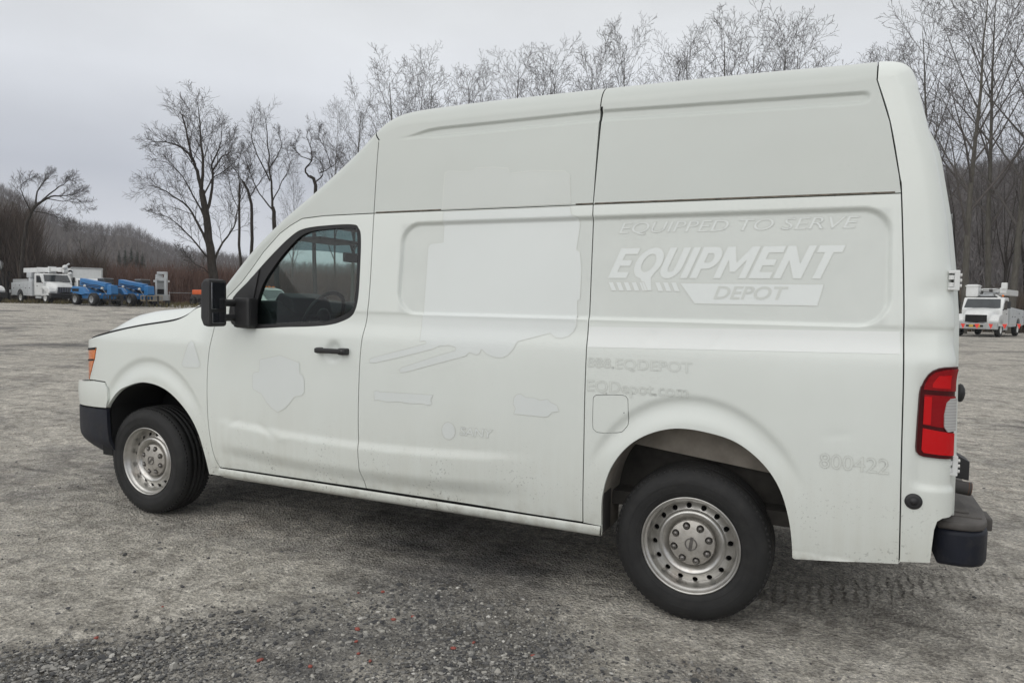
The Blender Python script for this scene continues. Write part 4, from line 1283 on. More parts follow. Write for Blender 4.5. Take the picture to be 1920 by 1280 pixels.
# ------------------------------------------------------------------ underside, wheel wells, cabin
k = MB()
k.box((-4.2, .20, .49), (1.0, VW - .20, .56)); k.box((-2.95, .07, .47), (-.50, .20, .52))
k.build("floor_pan", M_UNDER, van, -VL)
k = MB()
for y_ in (.52, VW - .60): k.box((-4.4, y_, .44), (1.05, y_ + .08, .54), None, .01)
for x_ in (-2.6, -1.4, .75): k.box((x_, .55, .45), (x_ + .08, VW - .55, .52))
k.build("chassis_frame", M_UNDER, van, -VL)
k = MB(); k.tube([(0, .26, .385), (0, VW - .26, .385)], .055, 14); k.ball((0, VW / 2, .385), .17, None, (.9, 1, 1)); k.tube([(0, VW / 2, .40), (-2.9, VW / 2, .47)], .05, 12)
k.build("rear_axle", M_UNDER, van, -VL)
for y_ in (.44, VW - .50):
    k = MB()
    for i in range(4):
        L_ = .72 - .13 * i
        k.prism([(-L_, .50 - .024 * i), (0, .425 - .024 * i + .02), (L_, .52 - .024 * i), (L_, .535 - .024 * i), (0, .44 - .024 * i + .02), (-L_, .515 - .024 * i)], y_, y_ + .065)
    k.build("leaf_spring", M_UNDER, van, -VL)
k = MB(); k.box((-2.3, .62, .30), (-1.0, 1.0, .5), None, .03); k.build("fuel_tank", M_UNDER, van, -VL)
k = MB(); k.tube([(-3.0, 1.35, .40), (-.5, 1.35, .42), (.1, 1.3, .52), (.7, 1.45, .44), (1.0, 1.55, .42)], .035, 10); k.build("exhaust_pipe", M_DSTEEL, van, -VL)
k = MB(); k.box((-4.0, .42, .30), (-3.3, VW - .42, .60), None, .04); k.build("front_suspension", M_UNDER, van, -VL)
def well(arch, y0, y1, name, mat, grow=.012):
    A = resample(arch, .03, False)
    c = A.mean(0)
    A = c + (A - c) * (1 + grow)
    V, F = [], []
    for x_, z_ in A:
        V += [(x_, y0, z_), (x_, y1, z_)]
    for i in range(len(A) - 1): F.append((2 * i, 2 * i + 2, 2 * i + 3, 2 * i + 1))
    n = len(V)
    top = [j for j, (x_, z_) in enumerate(A)]
    return V, F, A
V, F, A = well(RARCH, .03, .34, "w", None)
np_mesh("rear_wheel_well", V, F, M_WELL, van, loc=-VL, smooth=True)
k = MB()
Az = [(x_, z_) for x_, z_ in A if z_ > .76]
k.prism(Az + [(Az[-1][0], .72), (Az[0][0] + .02, .80)], .27, .285)
k.build("inner_side", M_WELL, van, -VL)
k = MB(); k.box((-.48, .33, .56), (.55, .36, 1.0)); k.build("inner_wheel_house", M_UNDER, van, -VL)
V, F, A = well(FARCH + [(-3.09, .36)], .03, .5, "w", None)
np_mesh("front_wheel_well", V, F, M_DARKIN, van, loc=-VL, smooth=True)
k = MB(); Az = [tuple(p) for p in A]
k.prism(Az + [(-4.1, .42)], .46, .48); k.box((-4.16, .05, .38), (-4.06, .45, .74)); k.build("fender_liner", M_DARKIN, van, -VL)
# mud flap behind the rear sill end
k = MB(); k.box((-.432, .03, .38), (-.424, .16, .62)); k.build("splash_shield", M_DSTEEL, van, -VL)

# cabin
k = MB()
k.prism([(-3.06, 1.42), (-2.98, 1.50), (-2.78, 1.51), (-2.68, 1.42), (-2.66, 1.12), (-2.80, 1.0), (-3.06, 1.0)], .14, VW - .14, None, .02)
dash = k.build("dashboard", M_INT, van, -VL)
k = MB(); k.prism([(-2.86, 1.48), (-2.80, 1.565), (-2.70, 1.53), (-2.66, 1.42)], .34, .74, None, .02); k.build("instrument_hood", M_INT, dash)
sw = MB()
Mst = Matrix.Translation((-2.58, .53, 1.405)) @ Matrix.Rotation(R(28), 4, 'Y') @ Matrix.Rotation(R(90), 4, 'Z')
ring = [(0.185 * math.cos(a) , 0, 0.185 * math.sin(a)) for a in np.linspace(0, 2 * PI, 33)]
sw.tube([Mst @ Vector(p) for p in ring], .0145, 8, None, False)
for a in (R(0), R(180), R(250), R(290)): sw.tube([Mst @ Vector((0, 0, 0)), Mst @ Vector((.18 * math.cos(a), 0, .18 * math.sin(a)))], .013, 6)
sw.ball(Mst @ Vector((0, 0, 0)), .06, None, (.6, 1, 1))
sw.tube([(-2.58, .53, 1.405), (-2.85, .53, 1.28)], .035, 10)
sw.build("steering_wheel", M_BLACK, van, -VL)
def seat(yc):
    k = MB()
    k.box((-2.35, yc - .25, .80), (-1.82, yc + .25, .98), None, .05)
    st = k.build("front_seat", M_SEAT, van, -VL)
    k = MB(); k.prism([(-1.92, .95), (-1.80, .93), (-1.66, 1.50), (-1.76, 1.53)], yc - .24, yc + .24, None, .04); k.build("backrest", M_SEAT, st)
    k = MB(); k.prism([(-1.74, 1.56), (-1.65, 1.55), (-1.62, 1.74), (-1.70, 1.76)], yc - .13, yc + .13, None, .03); k.build("headrest", M_SEAT, st)
seat(.53); seat(VW - .53)
k = MB(); k.box((-1.62, .22, .5), (-1.60, VW - .22, 2.45)); k.box((-1.62, .13, .5), (-1.601, .22, 1.9)); k.box((-1.62, VW - .22, .5), (-1.601, VW - .13, 1.9)); k.build("bulkhead", M_INT, van, -VL)
k = MB(); k.box((-3.1, .06, .56), (-1.6, VW - .06, .60)); k.build("cab_floor", M_INT, van, -VL)
k = MB(); k.box((-2.66, .30, 1.905), (-2.42, .72, 1.925), None, .006); k.build("sun_visor", M_INTL, van, -VL)
k = MB(); k.box((-2.70, VW / 2 - .13, 1.80), (-2.67, VW / 2 + .13, 1.87), None, .01); k.tube([(-2.70, VW / 2, 1.87), (-2.73, VW / 2, 1.95)], .01, 6); k.build("rear_view_mirror", M_BLACK, van, -VL)
k = MB(); k.box((-2.3, VW / 2 - .18, .6), (-1.9, VW / 2 + .18, 1.18), None, .03); k.build("centre_console", M_INT, van, -VL)
# dark door trim (near and far)
for y_ in (.10, VW - .11):
    k = MB(); k.box((-2.98, y_, .5), (-1.9, y_ + .012, 1.345)); k.build("door_trim", M_INT, van, -VL)

# far side of the body: the same pressings mirrored
for o in list(van.children):
    if o.name.split('.')[0] in ("high_roof_cap", "front_door", "high_roof_side", "side_panel", "rear_quarter_panel", "rear_corner_panel", "front_fender", "rocker_panel", "panel_gap_seal", "tail_lamp", "headlight", "front_wheel_well", "rear_wheel_well", "inner_wheel_house", "fender_liner", "inner_side", "front_bumper", "fuel_door", "door_hinge"):
        if o.name.startswith("high_roof_cap") and o is not roof_cap: continue
        if o.name.startswith("fuel_door"): pass
        c = o.copy(); COL.objects.link(c); c.parent = van
        c.scale = (1, -1, 1)
        c.location = (-VL.x, VW - VL.y, 0)
        for ch in o.children:
            if ch.name.startswith(("shield", "warning")): continue
            q = ch.copy(); COL.objects.link(q); q.parent = c
            for g in ch.children:
                h_ = g.copy(); COL.objects.link(h_); h_.parent = q

# ------------------------------------------------------------------ wheels
def disc_holes(name, r_in, r_out, prof, holes, mat, parent, n=72):
    """ring with round holes; prof(r) gives y"""
    cv, ce, loops = [], [], []
    def addloop(pts):
        s0 = len(cv)
        cv.extend(Vector(p) for p in pts)
        k = len(pts); ce.extend((s0 + i, s0 + (i + 1) % k) for i in range(k))
    for r in np.linspace(r_in, r_out, 5):
        if min(abs(r - r_in), abs(r - r_out)) < 1e-6 or all(abs(r - math.hypot(*h[:2])) > h[2] * 1.15 for h in holes):
            addloop([(r * math.cos(a), r * math.sin(a)) for a in np.linspace(0, 2 * PI, n, endpoint=False)])
    for x_, z_, hr in holes:
        addloop([(x_ + hr * math.cos(a), z_ + hr * math.sin(a)) for a in np.linspace(0, 2 * PI, 16, endpoint=False)])
    rv, re, rf, _, _, _ = delaunay_2d_cdt(cv, ce, [], 0, 1e-6)
    V = [(v[0], prof(math.hypot(v[0], v[1])), v[1]) for v in rv]
    F = []
    for f in rf:
        c = sum((rv[i] for i in f), Vector((0, 0))) / len(f)
        if not (r_in < c.length < r_out): continue
        if any(math.hypot(c[0] - h[0], c[1] - h[1]) < h[2] * .97 for h in holes): continue
        F.append(tuple(f))
    return V, F
def make_wheel():
    t = empty("wheel")
    k = MB()
    k.lathe([(.212, .030), (.228, .008), (.240, -.006), (.258, -.012), (.285, -.019), (.312, -.019), (.334, -.013), (.350, -.002), (.360, .009), (.3655, .018), (.3715, .026), (.374, .040),
             (.3755, .060), (.367, .062), (.367, .069), (.3755, .071), (.3765, .096), (.368, .098), (.368, .105), (.3765, .107), (.3765, .130), (.368, .132), (.368, .139), (.3765, .141), (.3755, .165), (.367, .167), (.367, .174), (.375, .176), (.3715, .196), (.360, .214), (.334, .236), (.285, .242), (.24, .228), (.212, .20)], 72)
    # shoulder lugs
    for i in range(84):
        a = 2 * PI * i / 84
        Mx = Matrix.Rotation(-a, 4, 'Y')
        k.box((.348, .0085, -.0075), (.3672, .030, .005), Mx)
        k.box((.348, .196, -.0075), (.3672, .216, .005), Mx)
    k.lathe([(.300, -.0205), (.303, -.0215), (.306, -.0205)], 72)
    k.lathe([(.262, -.0145), (.264, -.0155), (.267, -.0150)], 72)
    tyre = k.build("tyre", M_TYRE, t)
    k = MB()
    k.lathe([(.222, .016), (.232, .002), (.236, -.003), (.2365, -.006), (.234, -.009), (.229, -.008), (.226, .002), (.222, .012), (.216, .016), (.211, .024), (.208, .050), (.203, .068), (.198, .072)], 72)
    holes = [(.1815 * math.cos(a), .1815 * math.sin(a), .0132) for a in np.linspace(0, 2 * PI, 16, endpoint=False) + .11]
    pf = lambda r: .072 - .022 * (min(max((.198 - r) / .033, 0), 1)) ** .9
    V, F = disc_holes("d", .165, .198, pf, holes, None, None)
    k.add(V, F, None, True)
    k.lathe([(.165, .050), (.160, .040), (.154, .0345), (.147, .033), (.140, .0355), (.132, .043), (.124, .054), (.117, .066), (.112, .076), (.06, .080)], 72)
    for x_, z_, hr in holes:
        k.lathe([(hr, pf(.1815)), (hr * .95, pf(.1815) + .008)], 16, Matrix.Translation((x_, 0, z_)))
    k.lathe([(.208, .05), (.205, .19), (.22, .2)], 48)
    rim = k.build("rim", M_RIM, t)
    k = MB(); k.lathe([(0, .100), (.206, .100), (.206, .105), (0, .105)], 32); k.build("brake_drum", M_DARKIN, t)
    # centre cap with eight nut pockets
    pk = [(.086 * math.cos(a), .086 * math.sin(a), .0185) for a in np.linspace(0, 2 * PI, 8, endpoint=False) + .3]
    k = MB()
    cp = lambda r: .026 + .020 * (r / .108) ** 2.4
    V, F = disc_holes("c", .0005, .108, cp, pk, None, None, 56)
    k.add(V, F, None, True)
    k.lathe([(.108, .046), (.110, .050), (.110, .078)], 56)
    for x_, z_, hr in pk:
        M_ = Matrix.Translation((x_, 0, z_))
        k.lathe([(hr, cp(.086)), (hr * .93, .056), (0, .058)], 18, M_)
    capo = k.build("hub_cap", M_CAP, t)
    for x_, z_, hr in pk:
        k = MB(); k.lathe([(0, .024), (.006, .0248), (.0105, .029), (.0125, .038), (.0125, .060)], 14, Matrix.Translation((x_, 0, z_)))
        k.build("lug_nut", M_NUT, capo)
    k = MB()
    k.lathe([(.0300, .0275), (.0300, .0235), (.0245, .0235), (.0245, .0275)], 28)
    k.box((-.034, .0230, -.0075), (.034, .0275, .0075), Matrix.Rotation(R(-82), 4, 'Y'), .001)
    k.build("hub_emblem", M_NUT, capo)
    return t
wheel = make_wheel()
wheel.parent = van
wheel.location = Vector((0.0, .066, .3745)) - VL
def put_wheel(x_, far, rot):
    c = wheel.copy(); COL.objects.link(c); c.parent = van
    for ch in wheel.children:
        q = ch.copy(); COL.objects.link(q); q.parent = c
        for g in ch.children:
            h_ = g.copy(); COL.objects.link(h_); h_.parent = q
    c.location = Vector((x_, VW - .066 if far else .066, .3745)) - VL
    c.rotation_euler = (0, rot, 0)
    if far: c.scale = (1, -1, 1)
    return c
put_wheel(-3.725, False, R(37))
put_wheel(0, True, R(10)); put_wheel(-3.725, True, R(70))


# ------------------------------------------------------------------ trees
def bark_mat(name, c1, c2):
    mt, nt, b = new_mat(name)
    c = objco(nt, (1, 1, .35))
    k = mixc(nt, mrange(nt, noise(nt, 6, 5, .65, c), .3, .7, 0, 1), c1, c2)
    nt.links.new(k, b.inputs['Base Color'])
    b.inputs['Roughness'].default_value = 0.95
    b.inputs['Specular IOR Level'].default_value = 0.15
    return mt
M_BARKD = bark_mat("dark_bark", (0.028, 0.024, 0.021), (0.06, 0.052, 0.045))
M_BARKG = bark_mat("grey_green_bark", (0.07, 0.064, 0.055), (0.13, 0.122, 0.105))
M_TWIG = bark_mat("grey_twigs", (0.075, 0.067, 0.062), (0.13, 0.118, 0.11))
M_TWIGD = bark_mat("dark_twigs", (0.055, 0.048, 0.044), (0.10, 0.088, 0.08))

class Tree:
    def __init__(s, seed, n_side=3):
        s.r = random.Random(seed)
        s.br = [[], []]            # trunk, crown : lists of (points, radii)
    def vec(s): return Vector((s.r.gauss(0, 1), s.r.gauss(0, 1), s.r.gauss(0, 1)))
    def grow(s, p, d, L, r0, lev, P):
        rnd = s.r
        n = P['seg'][lev]
        pts, rs = [p.copy()], [r0]
        end = P['tip'][lev]
        for i in range(n):
            d = (d + s.vec() * P['wig'][lev] + Vector((0, 0, 1)) * P['up'][lev]).normalized()
            p = p + d * (L / n)
            pts.append(p.copy()); rs.append(max(r0 * (1 - (1 - end) * (i + 1) / n), P['rmin']))
        s.br[0 if lev <= P['trunk_lev'] else 1].append((pts, rs))
        s.spawn(pts, rs, L, lev, P)
    def limb(s, pts, r0, r1, lev, P, wob=.0):
        A = [Vector(p) for p in pts]
        n = len(A)
        out = []
        for i in range(n - 1):
            p0, p1, p2, p3 = A[max(i - 1, 0)], A[i], A[i + 1], A[min(i + 2, n - 1)]
            for t in (0, .33, .66):
                out.append(.5 * ((2 * p1) + (p2 - p0) * t + (2 * p0 - 5 * p1 + 4 * p2 - p3) * t * t + (3 * p1 - p0 - 3 * p2 + p3) * t ** 3))
        out.append(A[-1])
        out = [q + s.vec() * wob * (0 if i == 0 else 1) for i, q in enumerate(out)]
        m = len(out)
        rs = [r0 + (r1 - r0) * (i / (m - 1)) for i in range(m)]
        L = sum((out[i + 1] - out[i]).length for i in range(m - 1))
        s.br[0 if lev <= P['trunk_lev'] else 1].append((out, rs))
        s.spawn(out, rs, L, lev, P)
    def spawn(s, pts, rs, L, lev, P):
        rnd = s.r
        n = len(pts) - 1
        if lev + 1 >= len(P['seg']): return
        m = P['num'][lev]
        if isinstance(m, tuple): m = rnd.randint(*m)
        ph = rnd.uniform(0, 6.28)
        t0 = P['t0'][lev]
        for j in range(m):
            t = t0 + (1 - t0) * ((j + rnd.uniform(.1, .9)) / m) ** P['dist'][lev]
            f = t * n; i = min(int(f), n - 1)
            q = pts[i].lerp(pts[i + 1], f - i)
            dd = (pts[i + 1] - pts[i]).normalized()
            a = dd.cross(Vector((.3, .2, 1)) if abs(dd.z) < .95 else Vector((1, 0, 0))).normalized()
            ph += 2.4 + rnd.uniform(-.5, .5)
            a = Matrix.Rotation(ph, 3, dd) @ a
            lo, hi = P['ang'][lev]
            ang = R(rnd.uniform(lo, hi)) * (1 - P['angt'][lev] * t)
            nd = (dd * math.cos(ang) + a * math.sin(ang)).normalized()
            shape = P['shape'][lev](t)
            l2 = L * P['len'][lev] * shape * rnd.uniform(.75, 1.2)
            rr_ = rs[i] + (rs[min(i + 1, n)] - rs[i]) * (f - i)
            s.grow(q, nd, l2, max(rr_ * P['rad'][lev], P['rmin']), lev + 1, P)
    def mesh(s, which, name, n_big=7):
        V, F = [], []
        b0 = 0
        for pts, rs in s.br[which]:
            k = n_big if rs[0] > .06 else 3
            m = len(pts)
            A = np.array([q[:] for q in pts])
            T = np.gradient(A, axis=0); T /= np.linalg.norm(T, axis=1)[:, None] + 1e-9
            ref = np.array([.31, .17, .93]) if abs(T[0][2]) < .9 else np.array([1, .1, 0])
            U = np.cross(T, ref); U /= np.linalg.norm(U, axis=1)[:, None] + 1e-9
            W = np.cross(T, U)
            an = np.linspace(0, 2 * PI, k, endpoint=False)
            ring = A[:, None] + (U[:, None] * np.cos(an)[None, :, None] + W[:, None] * np.sin(an)[None, :, None]) * np.array(rs)[:, None, None]
            V.append(ring.reshape(-1, 3))
            i, j = np.meshgrid(np.arange(m - 1), np.arange(k), indexing='ij')
            a = b0 + i * k + j; b = b0 + i * k + (j + 1) % k
            F.append(np.stack([a, b, b + k, a + k], -1).reshape(-1, 4))
            b0 += m * k
        return np.concatenate(V), np.concatenate(F)
one = lambda t: 1.0
def P_cotton(H):
    return dict(seg=[14, 8, 6, 4, 3], tip=[.10, .2, .3, .4, .5], wig=[.025, .04, .05, .06, .06], up=[.02, .022, .022, .02, .02], rmin=.011, trunk_lev=0,
                num=[18, 7, 4, 2], t0=[.25, .22, .2, .2], dist=[.8, .9, 1, 1], ang=[(30, 50), (30, 48), (30, 50), (30, 55)], angt=[.30, .2, .1, 0],
                len=[.36, .50, .52, .55], rad=[.55, .55, .6, .65], shape=[lambda t: 1.25 - .86 * t, lambda t: 1.1 - .5 * t, lambda t: 1.1 - .45 * t, one])
def P_oak(H):
    return dict(seg=[6, 10, 7, 5, 4], tip=[.75, .16, .25, .35, .5], wig=[.05, .09, .11, .12, .12], up=[.02, .055, .05, .035, .03], rmin=.010, trunk_lev=1,
                num=[6, 9, 5, 3], t0=[.42, .18, .15, .15], dist=[.8, .9, 1, 1], ang=[(16, 46), (28, 50), (28, 52), (28, 55)], angt=[.25, .2, .1, 0],
                len=[1.42, .40, .50, .52], rad=[.50, .42, .5, .55], shape=[lambda t: .78 + .3 * t, lambda t: 1.15 - .62 * t, lambda t: 1.1 - .5 * t, one])
def make_tree(name, seed, H, prm, r0, trunkL, mats, lean=(0, 0), d0=None):
    t = Tree(seed)
    P = prm(H)
    t.grow(Vector((0, 0, -.2)), Vector((lean[0], lean[1], 1)).normalized(), trunkL, r0, 0, P)
    top = max(max(q.z for q in pts) for pts, rs in t.br[1])
    sc = H / top
    root = empty(name)
    V, F = t.mesh(0, "trunk"); np_mesh("trunk", V * [sc, sc, 1 * sc], F, mats[0], root, True)
    V, F = t.mesh(1, "crown"); np_mesh("crown", V * [sc, sc, 1 * sc], F, mats[1], root, True)
    return root

cotton = [make_tree("bare_tree", 100 + i, 25.0, P_cotton, .26, 24.0, (M_BARKG, M_TWIG)) for i in range(5)]
oaks = [make_tree("bare_tree", 40 + i, 18.0, P_oak, .30, 7.0, (M_BARKD, M_TWIGD)) for i in range(4)]
_used = {}
def put_tree(proto, px, dep, H, rot, label, group=None, cat="tree", wide=1.0, tilt=(0, 0), H0=None):
    if id(proto) not in _used:
        o = proto; _used[id(proto)] = 1
    else: o = copy_tree(proto)
    base = 25.0 if proto in cotton else 18.0
    s = H / base
    o.scale = (s * wide, s * wide, s)
    o.location = at(px, dep)
    o.rotation_euler = (tilt[0], tilt[1], rot)
    tag(o, label, cat, group)
    return o
RND = random.Random(77)
# the row of tall bare trees beyond the lot, over the roof of the van
ROW = [(668, 150, 62), (735, 106, 78), (772, 100, 84), (814, 97, 80), (868, 104, 86), (910, 112, 82), (958, 94, 78), (1006, 72, 86), (1042, 84, 80), (1098, 62, 78), (1134, 66, 84),
       (1176, 42, 80), (1246, 46, 78), (1290, 40, 84), (1366, 2, 74), (1412, 6, 80), (1446, 34, 84), (1500, 24, 76), (1598, 88, 88), (1632, 66, 84), (1660, 62, 90)]
words = ["thin bare tree at the left end of the row, beside the raised roof's slope",
         "bare tree over the front of the van roof, leftmost of the tall row",
         "bare tree over the van roof, second from the left in the tall row", "bare tree over the van roof, third from the left in the tall row",
         "bare tree over the van roof, fourth from the left in the tall row", "bare tree over the van roof, fifth from the left in the tall row",
         "bare tree over the van roof, sixth from the left in the tall row", "bare tree over the van roof, second to the left of the roof joint",
         "bare tree over the van roof, first to the left of the roof joint", "bare tree rising right behind the middle joint of the van roof",
         "bare tree first to the right of the middle joint of the van roof", "bare tree second to the right of the middle joint of the van roof",
         "bare tree third to the right of the middle joint of the van roof", "bare tree left of the tallest tree over the rear half of the roof",
         "tallest bare tree over the rear half of the van roof", "tall slim bare tree just right of the tallest one over the roof",
         "lower bare tree between the tall slim and the wide crowned trees over the roof", "wide crowned bare tree ending the main row at right, before the sky gap",
         "short bare tree past the gap of sky at the roof's rear, left of three", "short bare tree past the gap of sky at the roof's rear, middle of three",
         "short bare tree past the gap of sky at the roof's rear, right of three"]
for i, (px, py, dep) in enumerate(ROW):
    px2 = px - 8
    put_tree(cotton[i % 5], px2, dep, height_at(py, px, dep), RND.uniform(0, 6.28), words[i], "bare trees in the row beyond the van", wide=RND.uniform(.85, 1.1))
# the big trees right of the van
for i, (px, py, dep, wd, lab) in enumerate([(1752, -60, 58, .9, "bare tree close behind the van's rear corner, its trunk hidden by the van"),
                                       (1806, -120, 50, 1.0, "tall forked bare tree with a pale trunk, nearest the van's rear"),
                                       (1852, -90, 56, .9, "slim tall bare tree behind the right bucket truck"),
                                       (1892, -140, 52, 1.0, "tall bare tree leaning right, behind the right bucket truck's body"),
                                       (1960, -120, 50, 1.0, "tall bare tree with only its left branches showing at the right edge")]):
    put_tree(cotton[(i + 2) % 5], px, dep, height_at(py, px, dep), RND.uniform(0, 6.28), lab, "tall bare trees at the right edge", wide=wd, tilt=(0, R([2, -1, 0, 5, 3][i])))
# left group
def drawn_tree(px0, py0, dep, limbs, seed, label, group, prm, mats=(M_BARKD, M_TWIGD), crown=None):
    """a tree whose main limbs follow the ones seen in the photo, at their real size; limbs = (points, r0, r1, level)"""
    t = Tree(seed)
    base = at(px0, dep)
    m_ = dep / FPX
    az = math.atan2(base[0] - CAM[0], base[1] - CAM[1])
    ux, uy = math.cos(az), -math.sin(az)
    hb = height_at(py0, px0, dep)
    for pts, r0, r1, lev in limbs:
        y0 = t.r.uniform(-.25, .25)
        P3 = []
        for i, (x, y) in enumerate(pts):
            if crown:      # leave room for the twigs beyond the limb ends
                y = y if y > crown[0] else crown[0] - (crown[0] - y) * crown[1]
                x = px0 + (x - px0) * crown[2]
            s_ = (x - px0) * m_ * .86; dp = (y0 * i if len(pts) > 1 else 0) * (1.2 if lev else .0)
            P3.append((ux * s_ + math.sin(az) * dp, uy * s_ + math.cos(az) * dp, height_at(y, px0, dep) - base[2]))
        f_ = 1.0 if lev == 0 else .74
        t.limb(P3, r0 * f_, r1 * (1 if lev == 0 else .6), lev, prm, .03)
    root = empty("bare_tree")
    V, F = t.mesh(0, "trunk"); np_mesh("trunk", V, F, mats[0], root, True)
    V, F = t.mesh(1, "crown"); np_mesh("crown", V, F, mats[1], root, True)
    root.location = base
    return tag(root, label, "tree", group)
GL = "bare trees left of the van"
PB = P_oak(18); PB['num'] = [0, 12, 8, 4]; PB['len'] = [1, .46, .55, .55]; PB['rmin'] = .008; PB['shape'] = [one, lambda t: 1.0 - .56 * t, lambda t: 1.1 - .5 * t, one]; PB['t0'] = [0, .22, .15, .12]
drawn_tree(405, 590, 52, [
    ([(406, 600), (402, 560), (396, 500), (390, 450), (382, 395), (374, 345)], .40, .20, 0),
    ([(374, 345), (366, 300), (352, 262), (344, 215), (333, 165), (326, 148)], .19, .03, 1),
    ([(374, 345), (378, 290), (374, 240), (372, 190), (368, 140)], .17, .03, 1),
    ([(362, 285), (340, 252), (310, 238), (285, 236), (262, 240)], .11, .02, 1),
    ([(384, 400), (398, 340), (398, 280), (414, 235), (420, 180)], .16, .03, 1),
    ([(398, 300), (415, 268), (436, 248), (446, 205)], .10, .02, 1),
    ([(392, 465), (368, 425), (345, 390), (310, 362), (280, 345), (256, 342)], .14, .02, 1),
    ([(396, 490), (372, 470), (340, 440), (312, 420), (284, 412)], .11, .02, 1),
    ([(396, 500), (420, 455), (445, 425), (455, 385), (470, 350)], .12, .02, 1),
    ([(386, 420), (365, 380), (340, 330), (318, 300), (296, 288)], .10, .02, 1),
    ([(378, 365), (396, 320), (424, 300), (440, 280)], .09, .02, 1),
    ([(400, 520), (378, 505), (352, 492), (330, 470)], .07, .02, 1)], 7,
    "large spreading bare tree with dark trunk in front of the reddish brush", GL, PB, crown=(400, .74, .90))
PC = P_oak(18); PC['num'] = [0, 10, 6, 4]; PC['len'] = [1, .42, .55, .55]; PC['rmin'] = .008; PC['shape'] = PB['shape']; PC['t0'] = [0, .2, .15, .12]
drawn_tree(522, 560, 60, [
    ([(524, 600), (518, 520), (514, 430), (508, 390)], .24, .15, 0),
    ([(508, 390), (504, 330), (500, 270), (496, 220), (492, 178)], .14, .02, 1),
    ([(508, 395), (480, 360), (460, 320), (448, 280)], .09, .02, 1),
    ([(503, 330), (476, 270), (462, 232), (470, 190)], .09, .02, 1),
    ([(502, 300), (520, 270), (528, 235), (520, 205)], .08, .02, 1),
    ([(508, 380), (530, 330), (548, 290), (545, 262)], .08, .02, 1)], 21,
    "upright bare tree with open branches, just left of the windshield slope", GL, PC, crown=(390, .78, .92))
drawn_tree(590, 560, 62, [
    ([(592, 600), (588, 480), (590, 350), (576, 335)], .20, .13, 0),
    ([(576, 335), (568, 318), (582, 298), (580, 270), (570, 245), (575, 222)], .12, .02, 1),
    ([(590, 345), (606, 330), (604, 308), (588, 292)], .09, .03, 1),
    ([(600, 325), (622, 312), (640, 290), (636, 262)], .08, .02, 1),
    ([(582, 300), (560, 292), (546, 278), (552, 250)], .07, .02, 1),
    ([(625, 310), (614, 278), (598, 250), (600, 225)], .07, .02, 1)], 33,
    "crooked dark bare tree half hidden behind the sloping cab roof", GL, PC, crown=(335, .85, .95))
drawn_tree(474, 560, 61, [
    ([(474, 600), (470, 520), (472, 420), (468, 372), (455, 345)], .17, .10, 0),
    ([(455, 345), (436, 322), (420, 300)], .08, .02, 1), ([(468, 372), (486, 345), (500, 330), (520, 300)], .08, .02, 1), ([(462, 350), (470, 310), (462, 280)], .06, .02, 1)], 41,
    "crooked thin bare tree between the large spreading tree and the upright one", GL, PC)
drawn_tree(450, 560, 60, [
    ([(452, 600), (452, 520), (448, 430), (450, 345)], .15, .08, 0),
    ([(450, 345), (448, 310), (455, 280)], .06, .02, 1), ([(449, 400), (432, 360), (425, 330)], .06, .02, 1), ([(449, 380), (462, 340), (470, 320)], .06, .02, 1)], 42,
    "slim dark bare tree just right of the large spreading tree", GL, PC)
PD = P_oak(12); PD['num'] = [0, 12, 7, 4]; PD['len'] = [1, .50, .50, .50]; PD['rmin'] = .009; PD['shape'] = PB['shape']; PD['t0'] = [0, .3, .15, .12]
drawn_tree(40, 545, 64, [
    ([(34, 590), (42, 500), (50, 430), (62, 395), (78, 378)], .18, .12, 0),
    ([(78, 378), (98, 366), (120, 362), (140, 358), (158, 352)], .13, .02, 1),
    ([(70, 384), (72, 360), (85, 340), (100, 325)], .11, .02, 1),
    ([(80, 376), (105, 352), (125, 338), (135, 330)], .10, .02, 1),
    ([(60, 398), (48, 372), (44, 350), (62, 335)], .09, .02, 1),
    ([(62, 395), (86, 398), (112, 404), (136, 420)], .08, .02, 1),
    ([(90, 370), (120, 372), (146, 366), (166, 380)], .07, .02, 1)], 55,
    "leaning umbrella crowned bare tree above the far left bucket truck", "small bare trees on the left", PD)
for i, (px, py, dep, wd, lab) in enumerate([
        (548, 300, 74, .7, "smaller pale bare tree seen just above the windshield slope"),
        (628, 196, 78, .6, "narrow bare tree close to the front end of the raised van roof")]):
    put_tree(cotton[i % 5], px, dep, height_at(py, px, dep), RND.uniform(0, 6.28), lab, GL, wide=wd)
for i, (px, py, dep, wd, lab) in enumerate([(-40, 345, 70, 1.2, "dark bare tree cut by the left edge, above the white truck's nose"),
                                            (8, 372, 74, 1.0, "low dark bare tree at the left edge behind the black trailer"),
                                            (170, 440, 84, .9, "small bare tree standing behind the white box truck"),
                                            (262, 462, 90, .8, "small bare tree behind the red brush and the blue lifts")]):
    put_tree(oaks[(i + 1) % 4], px, dep, height_at(py, px, dep), RND.uniform(0, 6.28), lab, "small bare trees on the left", wide=wd)
# dark trunks on the slope at the right
for i, (px, py, dep, lab) in enumerate([(1790, 260, 66, "dark bare tree on the slope, its trunk beside the van's rear hinge"), (1840, 250, 74, "dark bare tree on the slope right above the bucket of the right truck"),
                                        (1880, 240, 62, "leaning dark bare tree on the slope above the right truck's boom elbow"), (1915, 250, 70, "dark bare tree on the slope at the right picture edge")]):
    put_tree(oaks[i % 4], px, dep, height_at(py, px, dep), RND.uniform(0, 6.28), lab, "dark trees on the right slope", wide=.5)

